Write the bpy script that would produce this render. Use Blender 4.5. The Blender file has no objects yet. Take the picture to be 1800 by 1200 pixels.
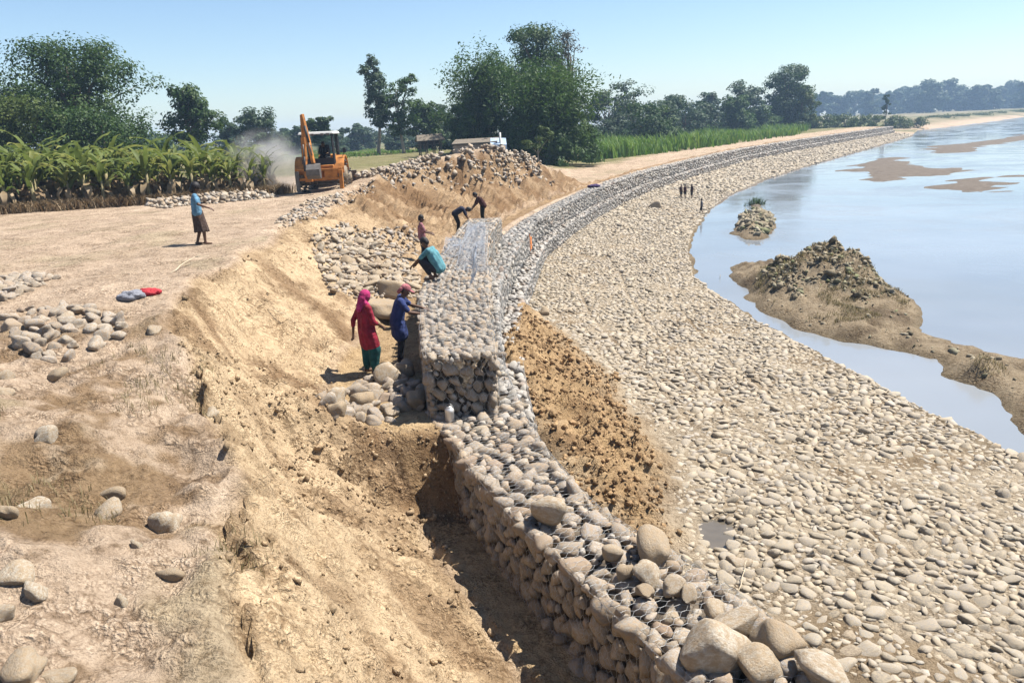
import bpy, math, random
import numpy as np
from mathutils import Vector, Matrix

R = math.radians
rng = np.random.default_rng(7)
random.seed(7)
scn = bpy.context.scene
COL = scn.collection

# ------------------------------------------------------------------ camera, sky, sun, exposure
F = 1350.0
TH = math.atan(378 / F)
RHO = math.radians(2.6)          # the picture is tilted: the horizon climbs to the right
CRo, SRo = math.cos(RHO), math.sin(RHO)
S, C = math.sin(TH), math.cos(TH)
H = 6.7
cam_d = bpy.data.cameras.new('camera')
cam = bpy.data.objects.new('camera', cam_d)
COL.objects.link(cam)
cam.location = (0, 0, H)
cam.rotation_euler = (Matrix.Rotation(math.pi / 2 - TH, 3, 'X') @ Matrix.Rotation(-RHO, 3, 'Z')).to_euler()
cam_d.sensor_width = 36
cam_d.lens = 36 * F / 1800
cam_d.clip_start = 0.1
cam_d.clip_end = 5000
scn.camera = cam

SUN_EL, SUN_AZ = R(59), R(72)          # azimuth clockwise from +Y
world = bpy.data.worlds.new('World')
scn.world = world
world.use_nodes = True
wn = world.node_tree
bg = wn.nodes['Background']
sky = wn.nodes.new('ShaderNodeTexSky')
sky.sky_type = 'NISHITA'
sky.sun_disc = False
sky.sun_elevation = SUN_EL
sky.sun_rotation = SUN_AZ
sky.altitude = 80
sky.air_density = 1.0
sky.dust_density = 0.45
sky.ozone_density = 4.0
wn.links.new(sky.outputs[0], bg.inputs[0])
bg.inputs[1].default_value = 0.068

sd = bpy.data.lights.new('sun', 'SUN')
sd.energy = 5.0
sd.angle = R(0.53)
sd.color = (1.0, 0.95, 0.87)
sun = bpy.data.objects.new('sun', sd)
COL.objects.link(sun)
tosun = Vector((math.sin(SUN_AZ) * math.cos(SUN_EL), math.cos(SUN_AZ) * math.cos(SUN_EL), math.sin(SUN_EL)))
sun.rotation_euler = tosun.to_track_quat('Z', 'Y').to_euler()
sun.location = (0, 0, 60)

vs = scn.view_settings
vs.view_transform = 'Standard'
vs.look = 'None'
vs.exposure = 1.25
vs.gamma = 1
vs.use_curve_mapping = False

# ------------------------------------------------------------------ helpers: projection and noise
def uv(px, py):
    a = px - 900; b = 600 - py
    return (a * CRo + b * SRo) / F, (b * CRo - a * SRo) / F

def P(px, py, z):
    """photo pixel at a known height -> world point"""
    u, v = uv(px, py)
    d = (H - z) / (S - v * C)
    return (u * d, d * (C + v * S), z)

def PD(px, py, d):
    """photo pixel at a known depth -> world point"""
    u, v = uv(px, py)
    return (u * d, d * (C + v * S), H - d * (S - v * C))

def sstep(a, b, x):
    t = np.clip((np.asarray(x, float) - a) / (b - a), 0, 1)
    return t * t * (3 - 2 * t)

def hsh(ix, iy, s):
    h = (ix.astype(np.int64) * 374761393 + iy.astype(np.int64) * 668265263 + s * 974711) & 0xffffffff
    h = ((h ^ (h >> 13)) * 1274126177) & 0xffffffff
    h = h ^ (h >> 16)
    return (h & 0xffffff) / float(0xffffff)

def vn(x, y, s=0):
    x = np.asarray(x, float); y = np.asarray(y, float)
    ix = np.floor(x); iy = np.floor(y)
    fx = x - ix; fy = y - iy
    fx = fx * fx * fx * (fx * (fx * 6 - 15) + 10); fy = fy * fy * fy * (fy * (fy * 6 - 15) + 10)
    a = hsh(ix, iy, s); b = hsh(ix + 1, iy, s); c = hsh(ix, iy + 1, s); d = hsh(ix + 1, iy + 1, s)
    return ((a * (1 - fx) + b * fx) * (1 - fy) + (c * (1 - fx) + d * fx) * fy) * 2 - 1

def fbm(x, y, o=4, s=0, g=0.5):
    r = 0; a = 1; n = 0
    for i in range(o):
        r = r + a * vn(x, y, s + i * 17); n += a
        x = x * 2.03 + 3.1; y = y * 2.03 - 1.7; a *= g
    return r / n

# ------------------------------------------------------------------ plan of the place (metres, camera above the origin)
WB = np.array([(1.88, 3.53), (1.56, 4.73), (1.29, 5.38), (1.04, 5.86), (0.75, 6.41), (0.46, 6.96), (0.1, 7.75), (-0.42, 9.01), (-0.75, 9.93), (-0.96, 10.61),
      (-1.39, 11.58), (-1.59, 13.15), (-1.81, 15.28), (-1.94, 17.46), (-1.9, 20.23), (-1.79, 23.64), (-1.47, 27.11), (-0.82, 30.1), (0.36, 36.32), (2.26, 43.63),
      (4.68, 51.6), (7.82, 60.45), (12.24, 71.1), (18.9, 84.5), (32.0, 108.82), (48.5, 133.5), (68.65, 161.65), (100.5, 206.5), (137.83, 255)])
WF = np.array([(2.95, 3.48), (2.69, 4.66), (2.53, 5.18), (2.25, 5.97), (2.02, 6.43), (1.71, 6.96), (1.33, 7.51), (1.03, 8.05), (0.77, 8.73), (0.41, 10.0), (0.21, 11.23),
      (0.01, 12.45), (-0.16, 13.77), (-0.25, 15.77), (-0.3, 17.81), (-0.32, 20.34), (-0.22, 22.69), (0.07, 26.21), (0.60, 30.17), (1.72, 36.3), (3.66, 43.6),
      (6.12, 51.6), (9.3, 60.45), (13.75, 71.1), (20.5, 84.5), (33.7, 108.8), (50.3, 133.5), (70.6, 161.6), (102.6, 206.5), (140, 255)])
SH = np.array([(10.55, 2.63), (10.59, 7.99), (10.26, 11.26), (9.69, 14.18), (9.61, 15.16), (9.39, 16.16), (9.16, 17.68), (8.87, 20.14), (8.56, 22.14), (8.17, 24.62), (8.04, 29.17),
      (7.99, 32.63), (8.51, 35.34), (9.25, 39.31), (11.11, 46.3), (15.08, 57.67), (19.35, 67.58), (27.07, 82.02), (36.9, 98.0), (58.9, 131), (99.34, 192.25), (105, 203), (127.67, 243.94),
      (168.65, 287.71), (252.84, 384.7), (407.31, 548.47), (800, 960)])
FT = np.array([(1.53, 3.93), (0.53, 5.85), (0.19, 6.59), (-0.42, 7.93), (-0.98, 9.25), (-1.45, 10.39), (-2.26, 11.17), (-3.05, 12.4), (-3.27, 14.44), (-2.97, 17.1), (-2.67, 20.39),
      (-2.37, 24.97), (-1.94, 29.72), (-0.63, 33.72), (1.41, 41.56), (3.76, 49.66), (6.3, 57.0)])
CR = np.array([(-0.7, 1.99, 4.03), (-1.66, 3.66, 3.95), (-2.59, 6.09, 3.99), (-3.74, 8.6, 4.08), (-5.2, 11.28, 4.13), (-5.86, 13.32, 4.13), (-6.32, 17.13, 4.15), (-6.69, 22.99, 4.13),
      (-7.09, 32.21, 4.11), (-7.2, 37, 4.25), (-7.1, 40.5, 4.5), (-4.64, 44.16, 4.95), (-1.18, 47.41, 5.5), (0.89, 50.34, 4.8), (3.28, 54.21, 3.73), (5.5, 57.02, 2.5)])
def wb(y): return np.interp(y, WB[:, 1], WB[:, 0])
def wf(y):
    k = sstep(28, 38, y)                 # beyond the bend the course is a narrow one
    return np.interp(y, WF[:, 1], WF[:, 0]) * (1 - k) + k * (wb(y) + .82 + .003 * np.asarray(y, float))
def shx(y): return np.interp(y, SH[:, 1], SH[:, 0])

def pip(x, y, poly):
    """signed distance to a polygon, positive inside"""
    x = np.asarray(x, float); y = np.asarray(y, float)
    ins = np.zeros(x.shape, bool); dmin = np.full(x.shape, 1e9)
    n = len(poly)
    for i in range(n):
        x1, y1 = poly[i][:2]; x2, y2 = poly[(i + 1) % n][:2]
        cond = ((y1 > y) != (y2 > y))
        xi = (x2 - x1) * (y - y1) / (y2 - y1 + 1e-12) + x1
        ins ^= (cond & (x < xi))
        dx, dy = x2 - x1, y2 - y1
        t = np.clip(((x - x1) * dx + (y - y1) * dy) / (dx * dx + dy * dy + 1e-12), 0, 1)
        dmin = np.minimum(dmin, np.hypot(x - x1 - t * dx, y - y1 - t * dy))
    return np.where(ins, dmin, -dmin)

HEAP = [P(a, b, 0.9)[:2] for a, b in [(880, 535), (975, 550), (1070, 630), (1125, 690), (1190, 770), (1195, 845), (1235, 905), (1215, 945), (1100, 960), (1000, 860), (905, 740), (850, 650)]]
ISLE = [P(a, b, 0)[:2] for a, b in [(1278, 468), (1350, 462), (1480, 470), (1560, 500), (1620, 545), (1600, 585), (1560, 612), (1500, 604), (1400, 580), (1330, 545), (1300, 500)]]
SPIT = [P(a, b, 0)[:2] for a, b in [(1540, 560), (1610, 545), (1660, 580), (1720, 607), (1790, 622), (1960, 630), (1990, 900), (1830, 850), (1752, 765), (1745, 730), (1690, 690), (1630, 655), (1560, 622), (1500, 606)]]
BARS = [[P(a, b, 0)[:2] for a, b in q] for q in (
    [(1488, 300), (1530, 283), (1600, 272), (1590, 282), (1650, 292), (1710, 300), (1700, 310), (1640, 310), (1570, 322), (1520, 322), (1512, 312), (1530, 303)],
    [(1650, 335), (1640, 322), (1700, 313), (1760, 308), (1788, 308), (1740, 315), (1785, 330), (1760, 338), (1680, 347)],
    [(1608, 264), (1660, 254), (1740, 247), (1790, 238), (1840, 234), (1840, 240), (1740, 256), (1700, 268), (1640, 271)])]
ISLET = [P(a, b, 0)[:2] for a, b in [(1300, 392), (1310, 372), (1345, 368), (1356, 385), (1352, 405), (1330, 420), (1305, 412)]]
TUFT = [P(a, b, 0)[:2] for a, b in [(1308, 360), (1330, 352), (1348, 358), (1346, 366), (1315, 368)]]
PUD = [P(a, b, 0.45)[:2] for a, b in [(1224, 915), (1245, 904), (1285, 912), (1293, 935), (1285, 962), (1255, 968), (1232, 948)]]
PEAK = P(1455, 520, 0)
PITS = [(P(372, 735, 3.4), .35, .22), (P(365, 850, 3.3), .5, .22), (P(70, 880, 3.5), .3, .15), (P(280, 995, 3.2), .22, .12), (P(560, 1020, 2.4), .2, .1), (P(370, 1090, 2.9), .3, .12), (P(1015, 955, 1.5), .2, .1)]

def terrain(x, y, full=False):
    x = np.asarray(x, float); y = np.asarray(y, float)
    b = wb(y); f = wf(y); s = shx(y)
    # --- land side
    zfl = 1.3 + 1.0 * sstep(10.1, 10.8, y + .03 * x + 0.12 * fbm(x * 1.5, y, 3, 5)) + 0.12 * sstep(18, 26, y)
    zfl = zfl - .1 * sstep(40, 55, y)
    ft = np.interp(y, FT[:, 1], FT[:, 0]); cr = np.interp(y, CR[:, 1], CR[:, 0]); zc = np.interp(y, CR[:, 1], CR[:, 2])
    wig = fbm(y * .55 + 9, x * .12, 3, 31)
    far = sstep(56.6, 58, y)
    ft = ft * (1 - far) + far * (b - .3); cr = cr * (1 - far) + far * (b - .5); zc = zc * (1 - far) + far * 2.4
    zc = zc - .32 * (1 - sstep(7, 12, y))
    cr = cr + .45 * wig * (1 - far) * sstep(3, 6, y)
    tau = np.clip((ft - x) / np.maximum(ft - cr, .05), 0, 1)
    near = 1 - sstep(12, 19, y)
    g1 = tau * .75 + .25 * sstep(0, 1, tau)
    g2 = .55 * tau + .45 * sstep(.55, .95, tau)      # steeper upper scarp
    k = np.clip(.5 + .9 * fbm(x * .35 + 4, y * .35, 2, 77), 0, 1)
    g = g1 * (1 - k) + g2 * k
    zs = zfl + (zc - zfl) * g
    slope_m = sstep(0, .08, tau) * (1 - sstep(.93, 1, tau))
    zplat = 4.14 - .10 * sstep(20, 38, y) - 1.45 * sstep(-5, 7, x - .06 * (y - 50)) * sstep(44, 60, y) - 1.3 * sstep(100, 150, y) * (1 - sstep(-5, 7, x - .06 * (y - 50)))
    zplat = zplat + .05 * fbm(x * .2, y * .2, 2, 3)
    fall = np.exp(-(np.maximum(cr - x, 0) / np.where(y > 41, 3.2, np.where(y < 12, 1.7, 1.3))) ** 2)
    zl = np.where(tau >= 1, zplat + (zc - zplat) * fall, zs)
    # gullies running down the far bank, lumps everywhere
    gul = sstep(24, 33, y) * (1 - sstep(53, 57, y))
    gc = y * .55 + x * .83
    zl = zl - gul * slope_m * (.45 * (np.abs(fbm(gc * 1.1, tau * 1.2, 3, 41)) * 1.6 - .35) + .30 * (np.abs(fbm(gc * 2.6, tau * 1.6, 2, 42)) * 2 - .4))
    rough = slope_m * (1 - .4 * gul)
    lump = fbm(x * .9, y * .9, 4, 11); lump2 = fbm(x * 3.3, y * 3.3, 4, 12)
    zl = zl + gul * slope_m * (.16 * lump2 + .10 * fbm(x * 1.8, y * 1.8, 3, 44))
    zl = zl + rough * (.20 * lump + .12 * lump2 - .10 * np.maximum(0, fbm(x * 1.6 + y, y * .5 - x * .3, 3, 15)))
    zl = zl + (1 - rough) * (.035 * lump + .035 * lump2)
    stepf = sstep(9.65, 10.15, y) * (1 - sstep(10.65, 11.15, y)) * (1 - sstep(0, .5, tau))
    zl = zl + stepf * (.10 * fbm(x * 4, y * 4, 3, 19))
    # horizontal clod lines / small ledges on the cut near the camera
    zl = zl + near * rough * (.075 * fbm(x * 7, y * 7, 3, 23) - .05 * np.maximum(0, fbm(x * 4 + 3, y * 4, 3, 24) - .15) * 4)
    lipn = (1 - sstep(9, 14, y)) * (tau >= .93)
    zl = zl + lipn * (.20 * fbm(x * .8 + 7, y * .8, 4, 25) + .10 * fbm(x * 3.1, y * 3.1, 4, 26) - .05)
    fine = (1 - sstep(10, 20, y)) * (.35 + .65 * rough) * sstep(-.25, .35, fbm(x * .7 + 31, y * .7, 3, 29))
    zl = zl + fine * (.055 * fbm(x * 8.5, y * 8.5, 2, 30) - .04 * np.maximum(0, fbm(x * 5.5, y * 5.5, 2, 32)))
    # rills and slump streaks running down the cut toward the trench
    sa = x * .74 - y * .67; sb = x * .67 + y * .74
    strk = fbm(sb * 3.4, sa * .55, 4, 27)
    zl = zl + slope_m * (1 - gul) * (.085 * strk - .07 * np.maximum(0, np.abs(fbm(sb * 1.5 + 5, sa * .4, 3, 28)) * -3 + .55))
    # wheel ruts on the plateau
    rut = np.exp(-((x + 9.2 + .1 * (y - 20)) / .35) ** 2) + np.exp(-((x + 11.0 + .1 * (y - 20)) / .35) ** 2)
    zl = zl - .05 * rut * (1 - sstep(30, 36, y)) * sstep(12, 16, y) * (tau >= 1)
    for (c, r, a) in PITS:
        zl = zl - a * np.exp(-(((x - c[0]) / r) ** 2 + ((y - c[1]) / (r * .8)) ** 2))
    # --- river side: apron, heap, bed
    fr = f + .5
    w = np.clip((x - fr) / np.maximum(s - fr, .5), 0, 1)
    bank_end = sstep(203, 214, y)
    za = .58 - .50 * w + .03 * fbm(x * .6, y * .6, 3, 51)
    hp = pip(x, y, HEAP)
    hm = sstep(-.3, 1.0, hp + .45 * fbm(x * 1.2, y * 1.2, 4, 61))
    za = za + hm * (.25 + .75 * np.clip(1 - (x - f) / 1.5, 0, 1) + .22 * fbm(x * 1.8, y * 1.8, 3, 62) + .24 * fbm(x * 4.2, y * 4.2, 4, 63, .7))
    pd = pip(x, y, PUD)
    za = za - .14 * sstep(-.12, .12, pd)
    bed = -.55 + .08 * fbm(x * .15, y * .15, 2, 71)
    over = x - s + .18 * fbm(x * .9, y * .9, 3, 72) * (1 + y / 60)
    zr = za * (1 - sstep(0, .5 + y * .004, over)) + bed * sstep(0, .5 + y * .004, over)
    zland_far = np.clip((s - x) * .09, -.6, 2.2) + .25 + .25 * fbm(x * .03, y * .03, 3, 75)
    zr = np.where(x > s + 1.5, bed, zr)
    # islands and bars
    di = pip(x, y, ISLE) + .35 * fbm(x * .8, y * .8, 3, 81)
    core = np.exp(-(((x - PEAK[0]) / 1.9) ** 2 + ((y - PEAK[1] - .5) / 2.1) ** 2))
    zi = np.clip(.22 * sstep(-.5, .5, di) + sstep(-.3, 1.3, di) * (.25 + 1.45 * core) + .75 * core * fbm(x * 1.3, y * 1.3, 4, 82) + .16 * fbm(x * 3.2, y * 3.2, 4, 85) * sstep(0, .5, di), 0, 3)
    ds = pip(x, y, SPIT) + .45 * fbm(x * .7, y * .7, 3, 83)
    zi = np.maximum(zi, np.clip(.28 * sstep(.0, 1.1, ds) + sstep(0, .8, ds) * (.10 * fbm(x * 1.1, y * 1.1, 3, 84) + .06 * fbm(x * 4, y * 4, 3, 86)), 0, 1))
    kn = P(1722, 650, .2)
    zi = zi + .45 * np.exp(-(((x - kn[0]) / .6) ** 2 + ((y - kn[1]) / .5) ** 2)) * (.8 + .5 * lump2)
    for bp in BARS:
        zi = np.maximum(zi, .62 * sstep(-3.5, 3, pip(x, y, bp) * .8 + .7 + 2.2 * fbm(x * .22, y * .22, 4, 87) + 1.6 * fbm(x * .25, y * .7, 3, 89)))
    bar_m = zi
    zi = np.maximum(zi, .82 * sstep(-1.0, 1.2, pip(x, y, ISLET) + .5 * fbm(x * .7, y * .7, 3, 88)))
    zi = np.maximum(zi, .65 * sstep(-.5, .8, pip(x, y, TUFT)))
    zr = np.where(x > s - .3, np.maximum(zr, np.where(zi > .02, zi - .12 - .38 * sstep(45, 55, y), -9)), zr)
    # join: inside the wall the sheet steps from the land side to the river side
    m = sstep(.15, .55, (x - b) / np.maximum(f - b, .1))
    zin = zl * (1 - m) + np.minimum(zr, .6 + hm) * m
    z = np.where(x < b, zl, np.where(x < f, zin, zr))
    z = np.where(x < b, np.minimum(z, np.where(y > 26, 2.42 + 1.1 * np.maximum(b - x - .3, 0), 99)), z)
    zf2 = np.minimum(zland_far, 2.4)
    z = z * (1 - bank_end) + np.where(x < s, zf2, bed) * bank_end
    if not full:
        return z
    return z, dict(tau=tau, slope=slope_m, rough=rough, hm=hm, b=b, f=f, s=s, isle=zi, stepf=stepf, lump=lump, far=far, gul=gul)

def gz(x, y):
    return float(terrain(np.array([x]), np.array([y]))[0])

def G(px, py, dmin=3.0, dmax=260.0):
    """where the photo's pixel ray meets the ground"""
    d = np.geomspace(dmin, dmax, 1400)
    u, v = uv(px, py)
    xs, ys, zs = u * d, d * (C + v * S), H - d * (S - v * C)
    t = terrain(xs, ys)
    i = np.argmax(zs < t)
    return Vector((xs[i], ys[i], t[i]))

# ------------------------------------------------------------------ materials
MATS = {}
def nmat(name):
    m = bpy.data.materials.new(name); m.use_nodes = True
    MATS[name] = m
    nt = m.node_tree
    return m, nt, nt.nodes['Principled BSDF']
def N(nt, t, **kw):
    n = nt.nodes.new(t)
    for k, v in kw.items(): setattr(n, k, v)
    return n
def L(nt, a, b): nt.links.new(a, b)
def noise(nt, scale, detail=4, rough=.55, coord='Object', dist=0):
    tc = N(nt, 'ShaderNodeTexCoord'); n = N(nt, 'ShaderNodeTexNoise')
    n.inputs['Scale'].default_value = scale; n.inputs['Detail'].default_value = detail
    n.inputs['Roughness'].default_value = rough; n.inputs['Distortion'].default_value = dist
    L(nt, tc.outputs[coord], n.inputs['Vector'])
    return n.outputs['Fac']
def ramp(nt, fac, stops):
    r = N(nt, 'ShaderNodeValToRGB'); el = r.color_ramp.elements
    while len(el) < len(stops): el.new(.5)
    for e, (p, c) in zip(el, stops):
        e.position = p; e.color = (*c, 1) if len(c) == 3 else c
    L(nt, fac, r.inputs[0]); return r.outputs[0]
def mixc(nt, mode, fac, a, b):
    m = N(nt, 'ShaderNodeMix', data_type='RGBA', blend_type=mode)
    for sock, val in ((m.inputs[0], fac), (m.inputs[6], a), (m.inputs[7], b)):
        if hasattr(val, 'links'): L(nt, val, sock)
        elif isinstance(val, (int, float)): sock.default_value = val
        else: sock.default_value = (*val, 1)
    return m.outputs[2]
def bump(nt, bsdf, h, strength, dist):
    b = N(nt, 'ShaderNodeBump'); b.inputs['Strength'].default_value = strength; b.inputs['Distance'].default_value = dist
    L(nt, h, b.inputs['Height']); L(nt, b.outputs[0], bsdf.inputs['Normal']); return b
def addv(nt, a, b, op='ADD'):
    m = N(nt, 'ShaderNodeMath', operation=op)
    for sock, val in ((m.inputs[0], a), (m.inputs[1], b)):
        if hasattr(val, 'links'): L(nt, val, sock)
        else: sock.default_value = val
    return m.outputs[0]

def simple(name, col, rough=.8, var=.25, scale=6, bumps=0, metal=0, spec=.3, bscale=None):
    m, nt, b = nmat(name)
    f = noise(nt, scale, 5)
    c = ramp(nt, f, [(.25, tuple(x * (1 - var) for x in col)), (.75, tuple(min(1, x * (1 + var)) for x in col))])
    L(nt, c, b.inputs['Base Color'])
    b.inputs['Roughness'].default_value = rough; b.inputs['Metallic'].default_value = metal
    b.inputs['Specular IOR Level'].default_value = spec
    if bumps: bump(nt, b, noise(nt, bscale or scale * 3, 4), 1, bumps)
    return m

def soil_mat(name, grain=1.0):
    m, nt, b = nmat(name)
    at = N(nt, 'ShaderNodeAttribute', attribute_name='col')
    f1 = noise(nt, 1.3, 6, .6); f2 = noise(nt, 9, 6, .65); f3 = noise(nt, 60, 4, .6)
    v1 = ramp(nt, f1, [(.3, (.80, .78, .76)), (.7, (1.16, 1.16, 1.16))])
    v2 = ramp(nt, f2, [(.30, (.45, .40, .34)), (.44, (.92, .90, .88)), (.75, (1.14, 1.14, 1.14))])
    v3 = ramp(nt, f3, [(.32, (.62, .60, .57)), (.48, (1.0, 1.0, 1.0)), (.7, (1.14, 1.14, 1.14))])
    c = mixc(nt, 'MULTIPLY', 1, at.outputs['Color'], v1)
    c = mixc(nt, 'MULTIPLY', .9, c, v2); c = mixc(nt, 'MULTIPLY', .9, c, v3)
    L(nt, c, b.inputs['Base Color'])
    b.inputs['Roughness'].default_value = .95; b.inputs['Specular IOR Level'].default_value = .12
    h = addv(nt, addv(nt, addv(nt, f2, .55, 'MULTIPLY'), addv(nt, noise(nt, 26, 6, .7), .5, 'MULTIPLY')), addv(nt, f3, .22, 'MULTIPLY'))
    tc = N(nt, 'ShaderNodeTexCoord'); ds = N(nt, 'ShaderNodeVectorMath', operation='MULTIPLY_ADD'); nz = N(nt, 'ShaderNodeTexNoise'); nz.inputs['Scale'].default_value = 7
    L(nt, tc.outputs['Object'], nz.inputs['Vector']); L(nt, nz.outputs['Color'], ds.inputs[0]); ds.inputs[1].default_value = (.16, .16, .16); L(nt, tc.outputs['Object'], ds.inputs[2])
    for sc_, am in ((13, .55), (31, .35)):                   # clods: rounded cells with cracks between, in patches
        vo = N(nt, 'ShaderNodeTexVoronoi'); vo.inputs['Scale'].default_value = sc_; vo.inputs['Randomness'].default_value = 1; L(nt, ds.outputs[0], vo.inputs['Vector'])
        cl = addv(nt, addv(nt, 1.0, vo.outputs['Distance'], 'SUBTRACT'), am, 'MULTIPLY')
        msk = N(nt, 'ShaderNodeMapRange'); msk.inputs['From Min'].default_value = .44; msk.inputs['From Max'].default_value = .60; L(nt, noise(nt, 1.7 if sc_ == 13 else 2.6, 4, .6), msk.inputs['Value'])
        h = addv(nt, h, addv(nt, cl, msk.outputs[0], 'MULTIPLY'))
        dk = ramp(nt, vo.outputs['Distance'], [(.35, (1.05, 1.05, 1.05)), (.75, (.62, .58, .54))])
        c = mixc(nt, 'MULTIPLY', msk.outputs[0], c, dk)
    L(nt, c, b.inputs['Base Color'])
    bump(nt, b, h, 1.0, .085 * grain)
    return m

def stone_mat(name, individual, stops, speck=1.0, dirt=None):
    m, nt, b = nmat(name)
    if individual:
        oi = N(nt, 'ShaderNodeObjectInfo'); fac = oi.outputs['Random']
    else:
        at = N(nt, 'ShaderNodeAttribute', attribute_name='rnd'); fac = at.outputs['Fac']
    c = ramp(nt, fac, stops)
    n = len(stops)
    f1 = noise(nt, 9, 5, .6); f2 = noise(nt, 45, 5, .65)
    c = mixc(nt, 'MULTIPLY', .8, c, ramp(nt, f1, [(.3, (.72, .70, .68)), (.68, (1.12, 1.12, 1.12))]))
    c = mixc(nt, 'MULTIPLY', .7 * speck, c, ramp(nt, f2, [(.3, (.68, .67, .66)), (.6, (1.1, 1.1, 1.1))]))
    if dirt:
        f3 = noise(nt, 4.0, 4, .6)
        c = mixc(nt, 'MIX', ramp(nt, f3, [(.38, (0, 0, 0)), (.60, (.9, .9, .9))]), c, dirt)
    L(nt, c, b.inputs['Base Color'])
    b.inputs['Roughness'].default_value = .85; b.inputs['Specular IOR Level'].default_value = .25
    bump(nt, b, addv(nt, f1, addv(nt, f2, .4, 'MULTIPLY')), .7, .02)
    return m

GREY = [(0, (0.1921, 0.1727, 0.1533)), (.18, (0.3007, 0.2755, 0.2367)), (.4, (0.3589, 0.3269, 0.2813)), (.62, (0.2755, 0.2561, 0.2367)), (.8, (0.3841, 0.3521, 0.3075)), (.92, (0.2561, 0.1921, 0.1474)), (1, (0.3521, 0.3133, 0.2435))]
TAN = [(0, (0.1792, 0.1544, 0.1215)), (.2, (0.2856, 0.2512, 0.2001)), (.45, (0.3408, 0.3024, 0.2503)), (.7, (0.2544, 0.2256, 0.1928)), (.88, (0.3224, 0.2968, 0.2503)), (1, (0.2232, 0.1736, 0.1215))]
stone_i = stone_mat('stone_grey_each', True, GREY, dirt=(.27, .20, .13))
stone_s = stone_mat('stone_grey_mass', False, GREY, dirt=(.27, .20, .13))
apron_i = stone_mat('stone_tan_each', True, TAN, dirt=(.31, .255, .18))
apron_s = stone_mat('stone_tan_mass', False, TAN, dirt=(.31, .255, .18))
bould_i = stone_mat('boulder_pale', True, [(0, (0.2904, 0.2479, 0.1932)), (.35, (0.3960, 0.3567, 0.2940)), (.7, (0.3168, 0.2697, 0.2058)), (1, (0.2376, 0.1870, 0.1302))], 1, dirt=(0.2640, 0.1958, 0.1218))
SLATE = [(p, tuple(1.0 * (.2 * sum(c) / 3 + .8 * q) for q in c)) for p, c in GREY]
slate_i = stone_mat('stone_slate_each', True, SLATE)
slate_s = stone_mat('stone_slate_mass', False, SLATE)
soil = soil_mat('soil')
core_m = simple('wall_core_gap_shade', (.085, .068, .05), .95, .3, 5, .03)  # dark filler body; its colour paints the shade in gaps between stones
wire_m = simple('galvanised_wire', (.36, .36, .35), .45, .15, 30, 0, .6)
clod_m = soil_mat('soil_clod', .5)

def leaf_mat(name, c1, c2, c3, trans=.35):
    m, nt, b = nmat(name)
    at = N(nt, 'ShaderNodeAttribute', attribute_name='rnd')
    c = ramp(nt, at.outputs['Fac'], [(0, c1), (.5, c2), (1, c3)])
    b.inputs['Roughness'].default_value = .6; b.inputs['Specular IOR Level'].default_value = .25
    L(nt, c, b.inputs['Base Color'])
    tr = N(nt, 'ShaderNodeBsdfTranslucent'); mx = N(nt, 'ShaderNodeMixShader')
    L(nt, c, tr.inputs['Color']); mx.inputs[0].default_value = trans
    L(nt, b.outputs[0], mx.inputs[1]); L(nt, tr.outputs[0], mx.inputs[2])
    out = nt.nodes['Material Output']; L(nt, mx.outputs[0], out.inputs['Surface'])
    return m
leaf_dark = leaf_mat('leaf_dark', (0.0154, 0.0378, 0.0081), (0.0308, 0.0669, 0.0116), (0.0655, 0.1046, 0.0185))
leaf_mid = leaf_mat('leaf_mid', (0.0252, 0.0566, 0.0091), (0.0431, 0.0889, 0.0148), (0.0861, 0.1375, 0.0229))
leaf_olive = leaf_mat('leaf_olive', (0.0340, 0.0576, 0.0103), (0.0567, 0.0884, 0.0161), (0.1058, 0.1308, 0.0259))
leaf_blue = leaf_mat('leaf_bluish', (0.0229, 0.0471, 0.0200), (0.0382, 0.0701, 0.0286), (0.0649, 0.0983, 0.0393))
leaf_dry = leaf_mat('leaf_dry', (0.0700, 0.0525, 0.0350), (0.0490, 0.0490, 0.0315), (0.0350, 0.0490, 0.0210), .2)
crop_m = leaf_mat('crop_leaf', (0.0554, 0.1236, 0.0143), (0.0948, 0.1814, 0.0200), (0.1581, 0.2226, 0.0343))
grass_m = leaf_mat('grass_leaf', (.10, .085, .035), (.18, .145, .07), (.27, .22, .12))
ban_m = leaf_mat('banana_leaf', (0.0696, 0.0999, 0.0209), (0.1205, 0.1536, 0.0347), (0.2224, 0.2228, 0.0625), .45)
bark = simple('bark', (.10, .075, .05), .95, .35, 8, .02)
bark_pale = simple('bark_pale', (.26, .22, .17), .95, .3, 6, .02)

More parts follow.
